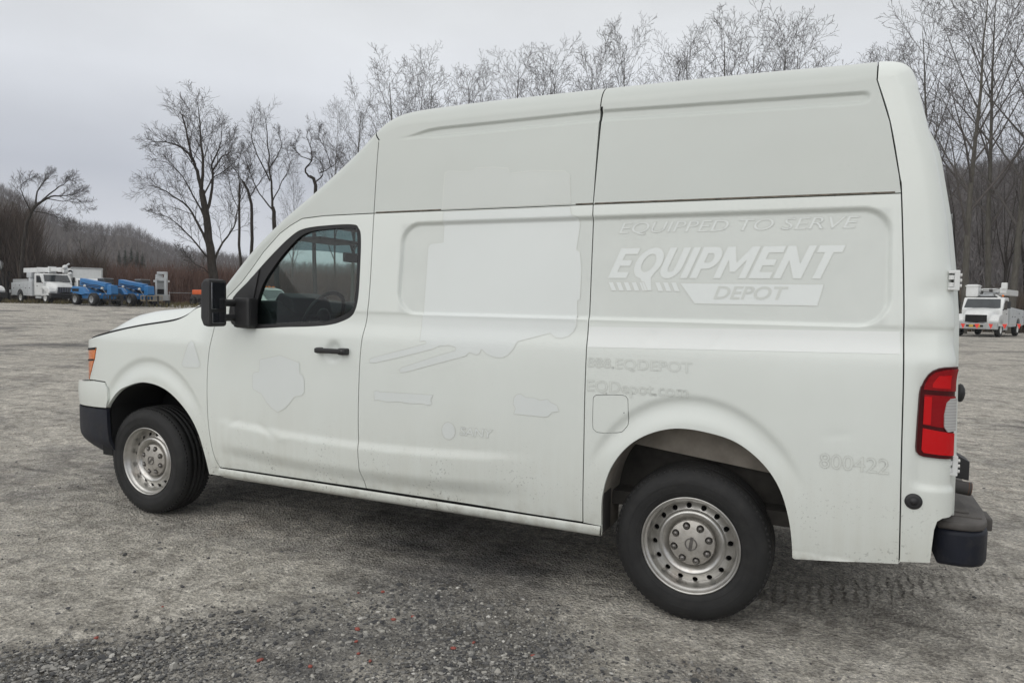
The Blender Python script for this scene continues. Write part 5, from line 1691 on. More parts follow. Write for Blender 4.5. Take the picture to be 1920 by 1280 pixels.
# ------------------------------------------------------------------ hills and woods
RID = [(-500, 330, 330), (-200, 335, 330), (0, 352, 330), (60, 380, 330), (110, 412, 330), (160, 426, 330), (240, 428, 340), (300, 456, 350), (340, 471, 350), (420, 482, 350), (560, 500, 350), (760, 505, 330),
       (1000, 470, 280), (1300, 410, 220), (1600, 350, 170), (1775, 335, 150), (1850, 330, 150), (1920, 316, 150), (2300, 290, 150), (2800, 280, 150)]
def ridge(px):
    a = np.array(RID, float)
    dep = np.interp(px, a[:, 0], a[:, 2])
    h = (horizon(px) - np.interp(px, a[:, 0], a[:, 1]) - 16 * np.interp(dep, [150, 330], [1.6, 1])) / FPX * dep + CAM[2]
    return dep, h
def hill_pt(px, f):
    """f: 0 at the foot, 1 on the ridge, up to 1.6 beyond"""
    dep, h = ridge(px)
    foot = np.interp(px, [0, 700, 1500, 1800], [118, 118, 95, 62])
    dd = foot + (dep - foot) * f
    a = (px - 960) / FPX
    X = CAM[0] + dd * (FW[0] / math.cos(PIT) + _rt[0] * a); Y = CAM[1] + dd * (FW[1] / math.cos(PIT) + _rt[1] * a)
    g = np.clip(f, 0, 1.0)
    s = g * g * (3 - 2 * g) * .55 + g * .45
    z = h * s + np.clip(f - 1, 0, 1) * h * .12 + terrain(X, Y) * (1 - g)
    z = z + 1.0 * np.sin(px * .031 + f * 7) * np.sin(px * .013 - f * 11 + 1) * g
    return X, Y, z - .15 * (f < .02)
pp, ff = np.meshgrid(np.linspace(-500, 2800, 150), np.concatenate([np.linspace(0, 1, 22), [1.15, 1.4, 1.8]]), indexing='ij')
X, Y, Z = hill_pt(pp, ff)
V = np.stack([X, Y, Z], -1)
n, k = pp.shape
i, j = np.meshgrid(np.arange(n - 1), np.arange(k - 1), indexing='ij')
a = i * k + j
F = np.stack([a, a + k, a + k + 1, a + 1], -1).reshape(-1, 4)
mt, nt, b = new_mat("leaf_litter_slope")
geo = nt.nodes.new("ShaderNodeNewGeometry")
kk = mixc(nt, mrange(nt, noise(nt, .06, 7, .7, geo.outputs['Position']), .35, .65, 0, 1), (0.10, 0.086, 0.076), (0.16, 0.14, 0.12))
nt.links.new(kk, b.inputs['Base Color']); b.inputs['Roughness'].default_value = 1.0; b.inputs['Specular IOR Level'].default_value = 0
tag(np_mesh("hill", V.reshape(-1, 3), F, mt, smooth=True), "wooded hillside of bare trees behind the lot", None, None, 'structure')

def blades(rng, base, n_bl, h, spread, wid, lean=.25):
    """base (n,3): each gets one stem and n_bl-1 side strokes, thin triangles"""
    n = len(base)
    H = h * rng.uniform(.65, 1.25, n)
    Vs, tot = [], 0
    for q in range(n_bl):
        az = rng.uniform(0, 2 * PI, n)
        if q == 0:
            p0 = base.copy(); ln = H; tl = rng.normal(0, .22 if lean > .5 else .07, n)
            ww = wid * 1.5
        else:
            p0 = base.copy(); p0[:, 2] += H * rng.uniform(.05 if lean > .5 else .28, .8, n)
            ln = H * rng.uniform(.25, .5, n); tl = rng.uniform(.3, 1.0, n) * spread; ww = wid * .8
        tip = p0 + np.stack([np.sin(tl) * np.cos(az), np.sin(tl) * np.sin(az), np.cos(tl)], -1) * ln[:, None]
        az2 = rng.uniform(0, 2 * PI, n)
        side = np.stack([np.cos(az2), np.sin(az2), 0 * az2], -1) * ww * .5
        Vs.append(np.stack([p0 - side, p0 + side, tip], 1))
    Vv = np.concatenate(Vs).reshape(-1, 3)
    return Vv, np.arange(len(Vv)).reshape(-1, 3)
def island_mat(name, cols):
    mt, nt, b = new_mat(name)
    geo = nt.nodes.new("ShaderNodeNewGeometry")
    n1 = noise(nt, .12, 4, .6, geo.outputs['Position'])
    f = math_n(nt, 'ADD', math_n(nt, 'MULTIPLY', geo.outputs['Random Per Island'], .6), mrange(nt, n1, .3, .7, 0, .4))
    rp = nt.nodes.new("ShaderNodeValToRGB")
    nt.links.new(f, rp.inputs[0])
    e = rp.color_ramp
    e.elements[0].color = cols[0] + (1,); e.elements[1].color = cols[-1] + (1,)
    for i_, c_ in enumerate(cols[1:-1]):
        q = e.elements.new((i_ + 1) / (len(cols) - 1)); q.color = c_ + (1,)
    nt.links.new(rp.outputs[0], b.inputs['Base Color'])
    b.inputs['Roughness'].default_value = 1.0; b.inputs['Specular IOR Level'].default_value = 0
    return mt
rng = np.random.default_rng(3)
# far woods on the slopes
px = np.concatenate([rng.uniform(-420, 800, 9000), rng.uniform(800, 1700, 2000), rng.uniform(1700, 2250, 3600)])
f = rng.uniform(0.02, 1.08, len(px)) ** .8
X, Y, Z = hill_pt(px, f)
Vw, Fw = blades(rng, np.stack([X, Y, Z], -1), 15, 5.5, 1.1, .10)
tag(np_mesh("hillside_woods", Vw, Fw, island_mat("bare_wood_grey_brown", [(0.11, 0.10, 0.098), (0.17, 0.157, 0.155), (0.25, 0.235, 0.23)])), "grey brown bare woods covering the hillside", None, None, 'stuff')
# reddish brush along the far edge of the lot, left of the van
def brush(n, px0, px1, d0, d1, h, cols, name, lab, nb=9, wid=.05):
    p = rng.uniform(px0, px1, n); d = rng.uniform(d0, d1, n)
    a = (p - 960) / FPX
    X = CAM[0] + d * (FW[0] / math.cos(PIT) + _rt[0] * a); Y = CAM[1] + d * (FW[1] / math.cos(PIT) + _rt[1] * a)
    B = np.stack([X, Y, terrain(X, Y) - .05], -1)
    Vb, Fb = blades(rng, B, nb, h, .6, wid, 1.0)
    tag(np_mesh(name, Vb, Fb, island_mat(name + "_stems", cols)), lab, None, None, 'stuff')
brush(8000, 200, 760, 70, 100, 3.7, [(0.085, 0.054, 0.045), (0.14, 0.088, 0.072), (0.20, 0.135, 0.11)], "brush", "reddish brown leafless brush behind the blue lifts")
brush(4200, -160, 200, 70, 100, 4.6, [(0.05, 0.038, 0.032), (0.095, 0.075, 0.062), (0.16, 0.125, 0.10)], "undergrowth", "dark tangled undergrowth behind the trucks on the left", wid=.06)
brush(2600, -240, 70, 66, 76, 8.0, [(0.04, 0.031, 0.027), (0.08, 0.064, 0.055), (0.13, 0.105, 0.09)], "thicket", "dark tangled thicket of bare trees at the left picture edge", wid=.07, nb=12)
brush(4200, 1690, 2100, 54, 78, 3.0, [(0.065, 0.052, 0.043), (0.12, 0.095, 0.075), (0.20, 0.16, 0.125)], "undergrowth", "brown undergrowth at the foot of the slope behind the right truck")
brush(2500, 760, 1690, 80, 100, 4.0, [(0.05, 0.035, 0.028), (0.10, 0.07, 0.05)], "undergrowth", "brown undergrowth hidden for the most part behind the van")
brush(3500, -60, 700, 55, 72, .32, [(0.10, 0.085, 0.05), (0.17, 0.145, 0.085), (0.13, 0.13, 0.06)], "weeds", "dry low weeds along the far edge of the lot", nb=6, wid=.05)
# evergreens far off on the left hill
k = MB()
rc = random.Random(8)
def pine(px_, dep, H, lab):
    root = empty("pine_tree", at(px_, dep))
    k = MB(); k.tube([(0, 0, -.3), (0, 0, H * .9)], [.18, .04], 6); k.build("trunk", M_BARKD, root)
    Vp, Fp = [], []
    nn = 700
    z = np.array([rc.random() ** .8 for _ in range(nn)]) * H * .92 + H * .08
    r_ = (1 - (z - H * .08) / (H * .92)) * H * .26 + .1
    az = np.array([rc.uniform(0, 6.28) for _ in range(nn)])
    p0 = np.stack([0 * z, 0 * z, z], -1)
    tip = np.stack([np.cos(az) * r_, np.sin(az) * r_, z - r_ * .25], -1)
    sd = np.stack([-np.sin(az), np.cos(az), 0 * z], -1) * (.18 * r_)[:, None]
    Vv = np.stack([p0, tip * .6 + p0 * .4 - sd, tip, tip * .6 + p0 * .4 + sd], 1).reshape(-1, 3)
    np_mesh("crown", Vv, np.arange(len(Vv)).reshape(-1, 4), M_PINE, root)
    tag(root, lab, "tree", "dark evergreens on the far hill")
M_PINE = simple("pine_needles", (0.035, 0.055, 0.035), 1.0, var=.4, vs=1)
for i, (px_, dep, H) in enumerate([(224, 150, 10.5), (236, 148, 11.0), (247, 152, 11.5), (258, 150, 10.5), (268, 147, 10)]):
    pine(px_, dep, H, "dark green evergreen above the red brush, %s of the five" % ["leftmost", "second", "middle", "fourth", "rightmost"][i])

# ------------------------------------------------------------------ other vehicles
RAYA = lambda px: math.atan2((px - 960) / FPX, 1.0)
def veh(name, px, dep, h, label, cat, group=None, s=1.0):
    """h: heading in degrees; 0 faces the camera, positive turns the nose to the right of the picture"""
    x, y, z = at(px, dep)
    to = math.atan2(CAM[1] - y, CAM[0] - x)
    o = empty(name, (x, y, z), to + R(h))
    o.scale = (s, s, s)
    return tag(o, label, cat, group)
def truck_wheel(par, x, y, r=.5, w=.28, mat=None, dual=False):
    root = empty("wheel"); root.parent = par
    sg = 1 if y > 0 else -1
    root.location = (x, y, r)
    w2 = w * (2 if dual else 1)
    k = MB(); k.lathe([(r * .56, -w / 2), (r * .8, -w / 2 - .01), (r * .97, -w / 2 + .03), (r, -w / 2 + .07), (r, w2 - w / 2 - .07), (r * .9, w2 - w / 2), (r * .5, w2 - w / 2)], 26, Matrix.Scale(-sg, 4, Vector((0, 1, 0))))
    k.build("tyre", M_TYRE, root)
    k = MB(); k.lathe([(r * .57, -w / 2 + .01), (r * .52, -w / 2 + .03), (r * .46, .02), (r * .30, .05), (r * .26, -.05), (0, -.06)], 26, Matrix.Scale(-sg, 4, Vector((0, 1, 0))))
    k.build("rim", mat or M_WHEELW, root)
def conventional(t, grille, bumper_mat, body_mat, chrome=True):
    """cab, bonnet and running gear of a medium truck; x forward, nose at x = 0"""
    k = MB(); k.box((-.32, -1.19, .48), (0, 1.19, .86), None, .06); bu = k.build("bumper", bumper_mat, t)
    k = MB(); k.box((-.01, -.45, .62), (.012, .45, .74)); k.build("bumper_slot", M_DARKIN, bu)
    # bonnet with fenders
    bm = bmesh.new()
    prof = [(-.28, .88, .62), (-.22, 1.30, .66), (-.34, 1.50, .70), (-.9, 1.66, .78), (-1.6, 1.78, .92)]
    k = MB()
    V, F = [], []
    for x, z, w_ in prof:
        V += [(x, -w_, .85), (x, -w_, z - .12), (x, -w_ + .14, z), (x, 0, z + .04), (x, w_ - .14, z), (x, w_, z - .12), (x, w_, .85)]
    for i_ in range(len(prof) - 1):
        for j_ in range(6): F.append((i_ * 7 + j_, (i_ + 1) * 7 + j_, (i_ + 1) * 7 + j_ + 1, i_ * 7 + j_ + 1))
    F.append(tuple(range(6, -1, -1)))
    k.add(V, F, None, True)
    bon = k.build("bonnet", M_TW, t)
    for sg in (-1, 1):
        k = MB()
        arch = [(-1.05 + .60 * math.cos(a_), .52 + .60 * math.sin(a_)) for a_ in np.linspace(R(165), R(15), 12)]
        top = [(-.30, .86), (-.26, 1.02), (-.42, 1.26), (-.75, 1.40), (-1.2, 1.42), (-1.62, 1.36), (-1.70, .62)]
        y0, y1 = (sg * .66, sg * 1.18) if sg > 0 else (sg * 1.18, sg * .66)
        k.prism(arch + top[::-1], y0, y1, None, .07)
        k.build("fender", M_TW, bon)
        k = MB(); k.ball((-.42, sg * .95, 1.10), .17, None, (.55, 1.0, .55)); k.build("headlight", M_CLEARL, t)
        k = MB(); k.box((-1.63, sg * 1.10 - .05, 1.66), (-1.55, sg * 1.10 + .05, 1.72), None, .01)
        k.build("hood_mirror", M_BLACK, t)
    k = MB(); k.box((-.26, -.58, .92), (-.20, .58, 1.36), None, .03); g = k.build("grille", grille, t)
    k = MB()
    if chrome:
        for i_ in range(9): k.box((-.205, -.52 + .125 * i_, .95), (-.19, -.48 + .125 * i_, 1.33))
        k.build("grille_bar", M_CHROME, g)
    # cab
    cab = [(-1.50, .66), (-1.50, 1.74), (-1.92, 2.38), (-2.06, 2.46), (-3.0, 2.48), (-3.06, 2.40), (-3.10, 1.6), (-3.10, .66)]
    k = MB(); k.prism(cab, -1.10, 1.10, None, .06); cb = k.build("cab", M_TW, t)
    n_ = Vector((.64, 0, .42)).normalized()
    k = MB(); a_, b_ = Vector((-1.53, 0, 1.80)) + n_ * .012, Vector((-1.90, 0, 2.36)) + n_ * .012
    k.add([(a_.x, -.98, a_.z), (a_.x, .98, a_.z), (b_.x, .90, b_.z), (b_.x, -.90, b_.z)], [(0, 1, 2, 3)])
    k.build("windshield", M_DGLASS, t)
    k = MB()
    for y_ in (-.5, .35): k.box((-1.52, y_, 1.80), (-1.50, y_ + .55, 1.815), Matrix.Rotation(0, 4, 'X'))
    k.build("wiper", M_BLACK, t)
    for sg in (-1, 1):
        k = MB(); k.prism([(-1.70, 1.70), (-2.05, 2.26), (-2.66, 2.28), (-2.66, 1.70)], sg * 1.106 - .006, sg * 1.106 + .006); k.build("side_window", M_DGLASS, t)
        k = MB(); k.box((-2.60, sg * 1.115 - .012, 1.42), (-2.44, sg * 1.115 + .012, 1.46)); k.build("door_handle", M_BLACK, t)
        k = MB(); k.box((-1.86, sg * 1.36 - .09, 1.78), (-1.80, sg * 1.36 + .09, 2.22), None, .02); k.tube([(-1.83, sg * 1.36, 2.15), (-1.83, sg * 1.10, 2.05)], .018, 6); k.tube([(-1.83, sg * 1.36, 1.85), (-1.83, sg * 1.10, 1.75)], .018, 6)
        k.build("mirror", M_BLACK, t)
        k = MB(); k.box((-2.75, sg * 1.0 - .16, .42), (-1.75, sg * 1.0 + .16, .62), None, .02); k.build("step", M_GREYP, t)
    k = MB(); k.box((-7.1, -.42, .62), (-.4, .42, .84)); k.build("chassis", M_DARKIN, t)
    for sg in (-1, 1):
        truck_wheel(t, -1.05, sg * 1.03, .50, .27)
        truck_wheel(t, -5.45, sg * 1.05, .50, .27)
def utility_body(t, mat):
    for sg in (-1, 1):
        y0, y1 = (sg * .72, sg * 1.20) if sg > 0 else (sg * 1.20, sg * .72)
        arch = [(-5.45 + .62 * math.cos(a_), .55 + .62 * math.sin(a_)) for a_ in np.linspace(R(172), R(8), 12)]
        k = MB(); k.prism([(-7.1, .72)] + arch + [(-3.25, .62), (-3.25, 1.86), (-7.1, 1.70)], y0, y1, None, .02)
        bd = k.build("tool_body", mat, t)
        for i_, (x0, x1, z0, z1) in enumerate([(-3.9, -3.35, .75, 1.78), (-4.65, -4.0, .75, 1.76), (-6.1, -4.8, 1.28, 1.68), (-6.95, -6.2, .85, 1.64)]):
            k = MB(); k.box((x0, sg * 1.205 - .012, z0), (x1, sg * 1.205 + .012, z1), None, .008)
            dr = k.build("locker_door", mat, bd)
            k = MB(); k.box(((x0 + x1) / 2 - .06, sg * 1.222 - .01, (z0 + z1) / 2 - .03), ((x0 + x1) / 2 + .06, sg * 1.222 + .01, (z0 + z1) / 2 + .03)); k.build("locker_latch", M_DARKIN, dr)
    k = MB(); k.box((-7.1, -.74, .86), (-3.2, .74, 1.0)); k.build("deck", M_GREYP, t)

# far left bucket truck
t = veh("bucket_truck", 126, 57, 24, "white bucket truck with a folded crane boom, left of the white box truck", "truck", "white bucket trucks")
conventional(t, M_DSTEEL, M_BLACK, M_TG)
utility_body(t, M_TG)
k = MB(); k.lathe([(.46, -.0), (.42, .5), (.34, .75), (.34, 1.3), (0, 1.3)], 16, Matrix.Translation((-5.9, 0, 1.0)) @ Matrix.Rotation(R(90), 4, 'X'))
k.box((-6.35, -.35, 2.15), (-5.45, .35, 2.62), None, .05); k.build("turret", M_TG, t)
k = MB(); k.box((-7.2, -.24, 2.58), (-2.4, .24, 2.98), None, .05)
bo = k.build("boom", M_TW, t)
k = MB(); k.box((-2.6, -.17, 2.66), (-.6, .17, 2.96), None, .03); k.box((-4.6, -.27, 2.54), (-4.45, .27, 3.02)); k.box((-2.6, -.27, 2.54), (-2.35, .27, 3.06)); k.build("boom_extension", M_TW, bo)
k = MB(); k.tube([(-5.7, .0, 2.3), (-4.2, 0, 2.62)], .09, 8); k.build("lift_cylinder", M_DSTEEL, bo)
k = MB(); k.box((-.9, -.3, 2.58), (-.2, .3, 2.92), None, .05); k.ball((.0, .12, 2.62), .26); k.ball((.2, -.2, 2.95), .2); k.ball((.35, .1, 2.45), .18); k.tube([(-.3, .0, 3.0), (.2, .1, 3.25)], .07, 8); k.tube([(.1, -.30, 2.66), (.1, .4, 2.66)], .16, 10)
k.build("boom_tip", M_TW, bo)
k = MB(); k.tube([(.28, .12, 2.62), (.42, .12, 2.62)], .13, 10); k.build("winch_drum", M_DARKIN, bo)
k = MB(); k.box((-3.2, -1.0, 1.85), (-3.12, 1.0, 2.5)); k.box((-6.9, -1.15, 1.72), (-4.2, -1.05, 2.0)); k.build("rack", M_GREYP, t)
k = MB(); k.box((-7.5, -1.1, .62), (-7.1, 1.1, .74), None, .02); k.box((-7.4, -1.25, .85), (-7.0, -.6, 1.1)); k.build("rear_bumper", M_GREYP, t)

# box truck
t = veh("box_truck", 172, 63, 8, "white box truck half hidden behind the left blue telehandler", "truck")
k = MB(); k.box((-8.6, -1.25, 1.05), (-2.3, 1.25, 3.22), None, .05); bx = k.build("cargo_box", M_TW, t)
k = MB()
for y_ in (-1.26, 1.14): k.box((-2.34, y_, 1.05), (-2.27, y_ + .12, 3.23), None, .02)
k.box((-2.36, -1.27, 3.12), (-2.26, 1.27, 3.27), None, .03); k.build("corner_trim", M_GREYP, bx)
k = MB(); k.prism([(-.05, .55), (0, 1.1), (-.5, 1.35), (-.95, 2.15), (-1.2, 2.26), (-2.2, 2.26), (-2.2, .55)], -1.05, 1.05, None, .06); k.build("cab", M_TW, t)
k = MB(); n_ = Vector((.8, 0, .45)).normalized(); a_, b_ = Vector((-.54, 0, 1.42)) + n_ * .02, Vector((-.92, 0, 2.08)) + n_ * .02
k.add([(a_.x, -.95, a_.z), (a_.x, .95, a_.z), (b_.x, .9, b_.z), (b_.x, -.9, b_.z)], [(0, 1, 2, 3)]); k.build("windshield", M_DGLASS, t)
for sg in (-1, 1):
    k = MB(); k.box((-.9, sg * 1.28 - .1, 1.55), (-.84, sg * 1.28 + .1, 2.1), None, .02); k.tube([(-.87, sg * 1.28, 2.0), (-.87, sg * 1.0, 1.9)], .02, 6); k.build("mirror", M_BLACK, t)
    truck_wheel(t, -.9, sg * .95, .42, .25); truck_wheel(t, -5.8, sg * .95, .42, .25)
k = MB(); k.box((-8.4, -.45, .6), (-.4, .45, 1.05)); k.build("chassis", M_DARKIN, t)

# telehandlers
def telehandler(px, dep, h, label, full):
    t = veh("telehandler", px, dep, h, label, "telehandler", "blue telescopic handlers")
    t.scale = (.92, .92, .86)
    k = MB(); k.prism([(-2.45, .75), (-2.55, 1.25), (-2.1, 1.72), (-1.0, 1.55), (-.15, 1.15), (.9, 1.15), (1.35, .95), (1.35, .62), (-2.2, .62)], -.85, .85, None, .06); k.build("chassis", M_BLUE, t)
    k = MB(); k.prism([(-2.3, 1.20), (-1.9, 1.72), (-.3, 1.62), (.3, 1.05), (-.6, .95)], -1.18, -.80, None, .05); k.build("engine_cover", M_BLUE, t)
    # operator cab on the far side
    k = MB(); k.prism([(-.95, .95), (.45, .95), (.35, 1.9), (.1, 2.45), (-.85, 2.45), (-.95, 1.9)], .35, 1.15, None, .04); k.build("cab", M_BLACK, t)
    k = MB(); k.box((-.9, .32, 2.44), (.15, 1.18, 2.50), None, .02); k.build("cab_roof", M_GREYP, t)
    Mb = Matrix.Translation((-2.35, 0, 2.12)) @ Matrix.Rotation(R(6.5), 4, 'Y')
    k = MB(); k.box((-.15, -.27, -.30), (3.9, .22, .34), Mb, .03); bm_ = k.build("boom", M_BLUE, t)
    k = MB(); k.box((3.6, -.21, -.22), (4.5, .16, .24), Mb, .02); k.build("boom_extension", M_BLUE, bm_)
    k = MB(); k.prism([(1.65, .95), (1.95, 1.85), (2.35, 1.85), (2.45, 1.1), (2.1, .72)], -.3, .3, None, .05); k.build("boom_head", M_BLUE, bm_)
    k = MB(); k.tube([(-1.3, -.1, 1.45), (.6, -.1, 1.80)], .08, 8); k.build("lift_cylinder", M_DSTEEL, bm_)
    k = MB()
    for z_ in (.52, .95): k.box((2.45, -.95, z_ - .04), (2.53, .95, z_ + .05))
    for y_ in np.linspace(-.95, .90, 8): k.box((2.45, y_, .5), (2.5, y_ + .05, 1.0))
    fk = k.build("fork_carriage", M_DSTEEL if not full else M_TANP, t)
    for y_ in (-.55, .45):
        k = MB(); k.box((2.5, y_, .10), (2.58, y_ + .12, .95)); k.box((2.5, y_, .08), (3.7, y_ + .12, .13)); k.build("fork", M_DSTEEL, fk)
    for sg in (-1, 1):
        truck_wheel(t, -1.55, sg * .98, .57, .42, M_GREYP); truck_wheel(t, 1.05, sg * .98, .57, .42, M_GREYP)
    k = MB(); k.box((-2.0, -1.22, .95), (-1.2, -1.17, 1.03)); k.build("side_step", M_DSTEEL, t)
    for y_, z_ in ((-.30, 1.95), (-.34, 1.82)):
        k = MB(); k.tube([(-2.2, y_, z_ + .15), (-1.0, y_ - .03, z_ - .05), (.3, y_ - .03, z_ - .12), (1.4, y_, z_ - .3)], .028, 6); k.build("hydraulic_hose", M_DARKIN, t)
    for sg in (-1, 1):
        k = MB(); k.ball((1.36, sg * .6, 1.02), .09, None, (.6, 1, 1)); k.build("work_lamp", M_CLEARL, t)
    k = MB(); k.box((-1.9, -1.205, 1.25), (-.9, -1.19, 1.5), None, .02); k.build("cooling_grille", M_DARKIN, t)
    k = MB(); k.box((-.80, .345, 1.5), (.28, .352, 2.3)); k.build("cab_glass", M_DGLASS, t)
    k = MB(); k.box((-.4, -1.0, .50), (.5, -.9, .62)); k.tube([(-1.55, -.9, .57), (1.05, -.9, .57)], .07, 8); k.build("axle_guard", M_DSTEEL, t)
    for x_, y_, z_ in ((.1, -1.2, 1.75), (1.9, -.75, 1.55)):
        k = MB(); k.ball((x_, y_, z_), .11); k.tube([(x_, y_, z_), (x_, y_ + .35, z_ - .5)], .02, 6); k.build("mirror", M_WHEELW, t)
    return t
telehandler(186, 55, 28, "left blue telehandler with its boom lowered, in front of the white box truck", False)
telehandler(256, 57, 28, "right blue telehandler with a tan fork carriage, beside the grey folded lift", True)

# folded grey lift
t = veh("boom_lift", 302, 57, -4, "grey folded boom lift standing right of the blue telehandlers", "lift")
k = MB(); k.box((-2.0, -.55, .45), (.1, .55, .95), None, .05); k.build("chassis", M_GREYP, t)
for sg in (-1, 1):
    k = MB(); k.prism([(-2.0, .02), (-2.2, .25), (-2.0, .48), (.1, .48), (.3, .25), (.1, .02)], sg * .45 - .13, sg * .45 + .13, None, .03); k.build("track", M_DARKIN, t)
k = MB(); k.box((-1.2, -.36, .95), (-.5, .36, 2.05), None, .05); k.build("turret", M_GREYP, t)
k = MB(); k.box((-.45, .22, .85), (-.2, .48, 2.75), None, .03); k.box((-1.5, -.42, 2.35), (-.3, .05, 2.62), Matrix.Rotation(R(-4), 4, 'Y'), .03); k.box((-.8, -.40, 2.05), (-.3, .42, 2.35), None, .03); k.box((-.5, -.30, 2.6), (-.2, .48, 2.80), None, .03); bo = k.build("boom", M_TG, t)
k = MB(); k.box((-.48, -.30, 1.0), (-.42, .22, 1.4)); k.build("control_panel", M_DARKIN, t)
k = MB()
for y_ in (-.55, .5):
    k.box((-.35, y_, 1.95), (-.25, y_ + .12, 2.12), None, .02)
k.build("marker_light", M_WHEELW, t)
k = MB()
for sg in (-1, 1): k.box((-.2, sg * .35 - .06, .9), (-.08, sg * .35 + .06, 2.3), None, .02)
k.build("outrigger", M_TG, t)
# orange machine behind the mirror
t = veh("compact_machine", 398, 62, 30, "orange machine mostly hidden behind the van's door mirror", "machine")
k = MB(); k.box((-2.2, -.75, .55), (0, .75, 1.0), None, .08); k.build("chassis", M_DSTEEL, t)
k = MB(); k.box((-2.1, -.7, 1.0), (.05, .7, 1.42), None, .08); k.build("engine_cover", M_ORANGE, t)
for sg in (-1, 1):
    for x_ in (-1.7, -.4): truck_wheel(t, x_, sg * .8, .42, .3, M_DSTEEL)
# far left: trailer edge and truck nose
t = veh("dump_truck", -14, 56, 30, "white truck cut by the left picture edge, only its nose showing", "truck")
conventional(t, M_CHROME, M_BLACK, M_TG)
k = MB(); k.prism([(-7.2, 1.0), (-7.3, 2.5), (-3.3, 2.5), (-3.3, 1.0)], -1.15, 1.15, None, .04); k.build("dump_body", M_TG, t)
t = veh("container", -6, 66, 4, "black container behind the white truck at the left edge", "container")
k = MB(); k.box((-6, -1.2, .15), (0, 1.2, 2.9), None, .03); cb_ = k.build("container_body", M_DARKIN, t)
k = MB()
for i_ in range(9): k.box((0, -1.15 + .27 * i_, .3), (.03, -1.05 + .27 * i_, 2.8))
k.build("container_rib", M_DSTEEL, cb_)
k = MB(); k.ball((0, 0, 0), .42, None, (1, 1, 1.25)); o = k.build("tank", M_TW); 
x_, y_, z_ = at(0, 66.5); o.location = (x_, y_, z_ + 3.4)
tag(o, "white tank on top of the black container at the left edge", "tank")
# wire strand along the lot edge
k = MB(); a_, b_ = at(318, 68), at(366, 70)
k.tube([(a_[0], a_[1], a_[2] + 1.15), (b_[0], b_[1], b_[2] + 1.15)], .02, 5)
for q in (a_, b_): k.tube([(q[0], q[1], q[2] - .1), (q[0], q[1], q[2] + 1.25)], .035, 6)
tag(k.build("wire_fence", M_GREYP), "thin wire fence in front of the red brush right of the grey lift", "fence")

# right bucket truck
t = veh("bucket_truck", 1826, 43.5, -13, "white bucket truck facing the camera at the right edge, behind the red flags", "truck", "white bucket trucks")
conventional(t, M_DARKIN, M_GREYP, M_TG, chrome=False)
utility_body(t, M_TG)
k = MB(); k.lathe([(.46, -.0), (.42, .5), (.34, .75), (.34, 1.2), (0, 1.2)], 16, Matrix.Translation((-4.2, 0, 1.0)) @ Matrix.Rotation(R(90), 4, 'X')); k.box((-4.6, -.5, 2.0), (-3.6, .5, 2.6), None, .05); k.build("turret", M_TG, t)
k = MB(); k.box((-3.4, -.75, 2.66), (-3.0, .62, 3.06), None, .05); k.box((-6.5, .5, 2.62), (-3.0, .92, 3.0), None, .05); bo = k.build("boom", M_TW, t)
k = MB(); k.box((-3.1, .62, 2.75), (-2.8, .98, 3.1), None, .04); k.box((-3.0, .70, 3.0), (-2.7, 1.02, 3.42), Matrix.Translation((0, 0, 0)), .06); k.tube([(-2.9, .35, 2.7), (-2.9, .66, 2.45)], .06, 8); k.build("boom_elbow", M_TW, bo)
k = MB(); k.tube([(-2.95, -.6, 2.72), (-2.95, .55, 2.78)], .09, 10); k.box((-3.0, -.55, 2.56), (-2.75, .30, 2.68), None, .02); k.build("lift_cylinder", M_TG, bo)
k = MB(); k.box((-2.95, -1.12, 2.50), (-2.25, -.42, 3.30), None, .10); bk = k.build("bucket", M_TW, t)
k = MB()
for z_, y0_, y1_, dz in ((2.98, -.3, .6, .05), (2.86, -.35, .5, -.06), (2.70, -.2, .7, .10), (2.62, -.3, .2, .02)): k.tube([(-2.86, y0_, z_), (-2.84, (y0_ + y1_) / 2, z_ - .04), (-2.86, y1_, z_ + dz)], .022, 6)
k.box((-2.92, .05, 2.86), (-2.80, .22, 3.02)); k.box((-2.9, -.38, 2.58), (-2.78, -.28, 2.9))
k.build("hydraulic_hose", M_DSTEEL, bo)
k = MB(); k.box((-2.98, -1.15, 3.16), (-2.22, -.39, 3.24), None, .02); k.build("bucket_rim", M_TW, bk)
k = MB(); k.box((-2.6, -.5, 2.48), (-2.3, .55, 2.56)); k.build("light_bar", M_BLACK, t)
for sg in (-1, 1):
    k = MB(); k.box((.005, sg * .18 - .11, .60), (.022, sg * .18 + .11, .76)); k.build("number_plate", M_YEL, t)
    k = MB(); k.ball((-2.4, sg * .9, 2.58), .07); k.build("marker_light", M_AMBER, t)

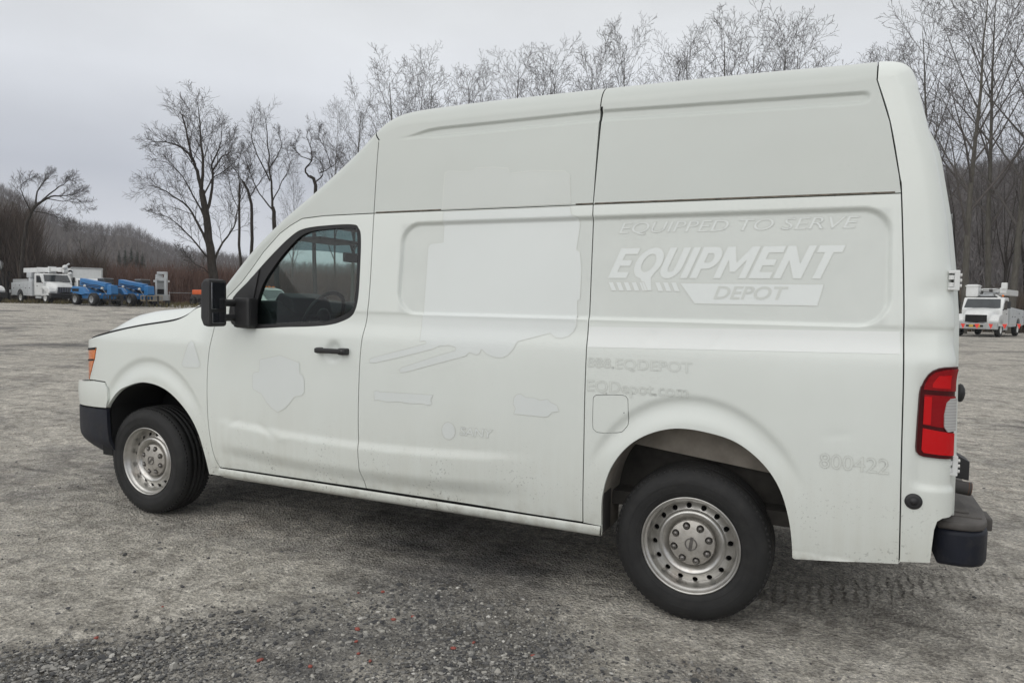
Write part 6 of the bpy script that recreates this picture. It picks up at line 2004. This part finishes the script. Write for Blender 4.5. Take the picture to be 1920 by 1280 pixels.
# red pennants strung in front of it
a_, b_ = at(1700, 23), at(2050, 23)
zt = [1.18, 1.0]
t = tag(empty("pennant_string", (a_[0], a_[1], 0)), "string of red pennants hanging in front of the right bucket truck", "pennants")
A_, B_ = Vector((0, 0, 1.16)), Vector((b_[0] - a_[0], b_[1] - a_[1], 1.25))
pt = lambda f_: A_.lerp(B_, f_) - Vector((0, 0, .05 * math.sin(PI * f_)))
k = MB(); k.tube([pt(f_) for f_ in np.linspace(0, 1, 24)], .006, 5); k.build("cord", M_ROPE, t)
wd = (B_ - A_).normalized()
for i_, px_ in enumerate((1802, 1828, 1854, 1880, 1907, 1933, 1959)):
    q = at(px_, 23)
    f_ = (Vector((q[0] - a_[0], q[1] - a_[1], 0)).length) / (B_ - A_).length
    p = pt(f_)
    tw = Matrix.Rotation(R([8, -14, 5, -4, 10, 0, -8][i_]), 3, 'Z')
    u_ = tw @ wd; nrm = Vector((0, 0, 1)).cross(u_).normalized() * .002
    k = MB()
    pts = [p - u_ * .08, p + u_ * .08, p + Vector((0, 0, -.17)) + u_ * .01]
    k.add([q_ + nrm for q_ in pts] + [q_ - nrm for q_ in pts], [(0, 1, 2), (5, 4, 3), (0, 3, 4, 1), (1, 4, 5, 2), (2, 5, 3, 0)])
    k.build("pennant", M_FLAG, t)
k = MB()
for q in (A_, B_): k.tube([(q.x, q.y, -.1), (q.x, q.y, q.z + .08)], .025, 8)
k.build("post", M_GREYP, t)

# white pickup beyond the van, seen through its cab windows
t = veh("pickup_truck", 556, 24, 62, "white pickup truck seen through the windows of the van's cab", "pickup")
k = MB(); k.prism([(1.0, .55), (1.0, 1.1), (.75, 1.18), (-.5, 1.22), (-.5, .55)], -.98, .98, None, .06); k.prism([(-3.1, .55), (-3.1, 1.25), (-.4, 1.28), (-.4, .55)], -.98, .98, None, .06); bd = k.build("body", M_TW, t)
k = MB(); k.prism([(-.45, 1.26), (-1.0, 1.84), (-1.25, 1.90), (-2.45, 1.88), (-2.62, 1.26)], -.84, .84, None, .05); k.build("cab", M_TW, t)
k = MB(); n_ = Vector((.6, 0, .58)).normalized(); c_, d_ = Vector((-.50, 0, 1.31)) + n_ * .02, Vector((-.98, 0, 1.80)) + n_ * .02
k.add([(c_.x, -.76, c_.z), (c_.x, .76, c_.z), (d_.x, .72, d_.z), (d_.x, -.72, d_.z)], [(0, 1, 2, 3)]); k.build("windshield", M_DGLASS, t)
for sg in (-1, 1):
    for x0, x1 in ((-1.62, -.78), (-2.42, -1.72)):
        k = MB(); k.prism([(x0, 1.32), (x1, 1.32), (x1 - (.28 if x1 > -1 else 0), 1.74), (x0, 1.76)], sg * .845 - .004, sg * .845 + .004); k.build("side_window", M_DGLASS, t)
    truck_wheel(t, .2, sg * .88, .38, .25, M_CHROME); truck_wheel(t, -2.3, sg * .88, .38, .25, M_CHROME)
for i_ in range(5):
    k = MB(); k.ball((-1.15, -.5 + .25 * i_, 1.92), .05, None, (1.2, 1, .6)); k.build("cab_light", M_AMBER, t)

# ------------------------------------------------------------------ damp air between the lot and the hills
k = MB(); k.box((-950, -460, -1.6), (800, 950, 85))
hz = bpy.data.materials.new("damp_air"); hz.use_nodes = True
hn = hz.node_tree; hn.nodes.clear()
ho = hn.nodes.new("ShaderNodeOutputMaterial"); hv = hn.nodes.new("ShaderNodeVolumePrincipled")
hv.inputs['Color'].default_value = (0.86, 0.89, 0.94, 1); hv.inputs['Density'].default_value = 0.0004
hn.links.new(hv.outputs[0], ho.inputs['Volume'])
tag(k.build("haze", hz), "thin damp haze over the lot and hills", None, None, 'stuff')
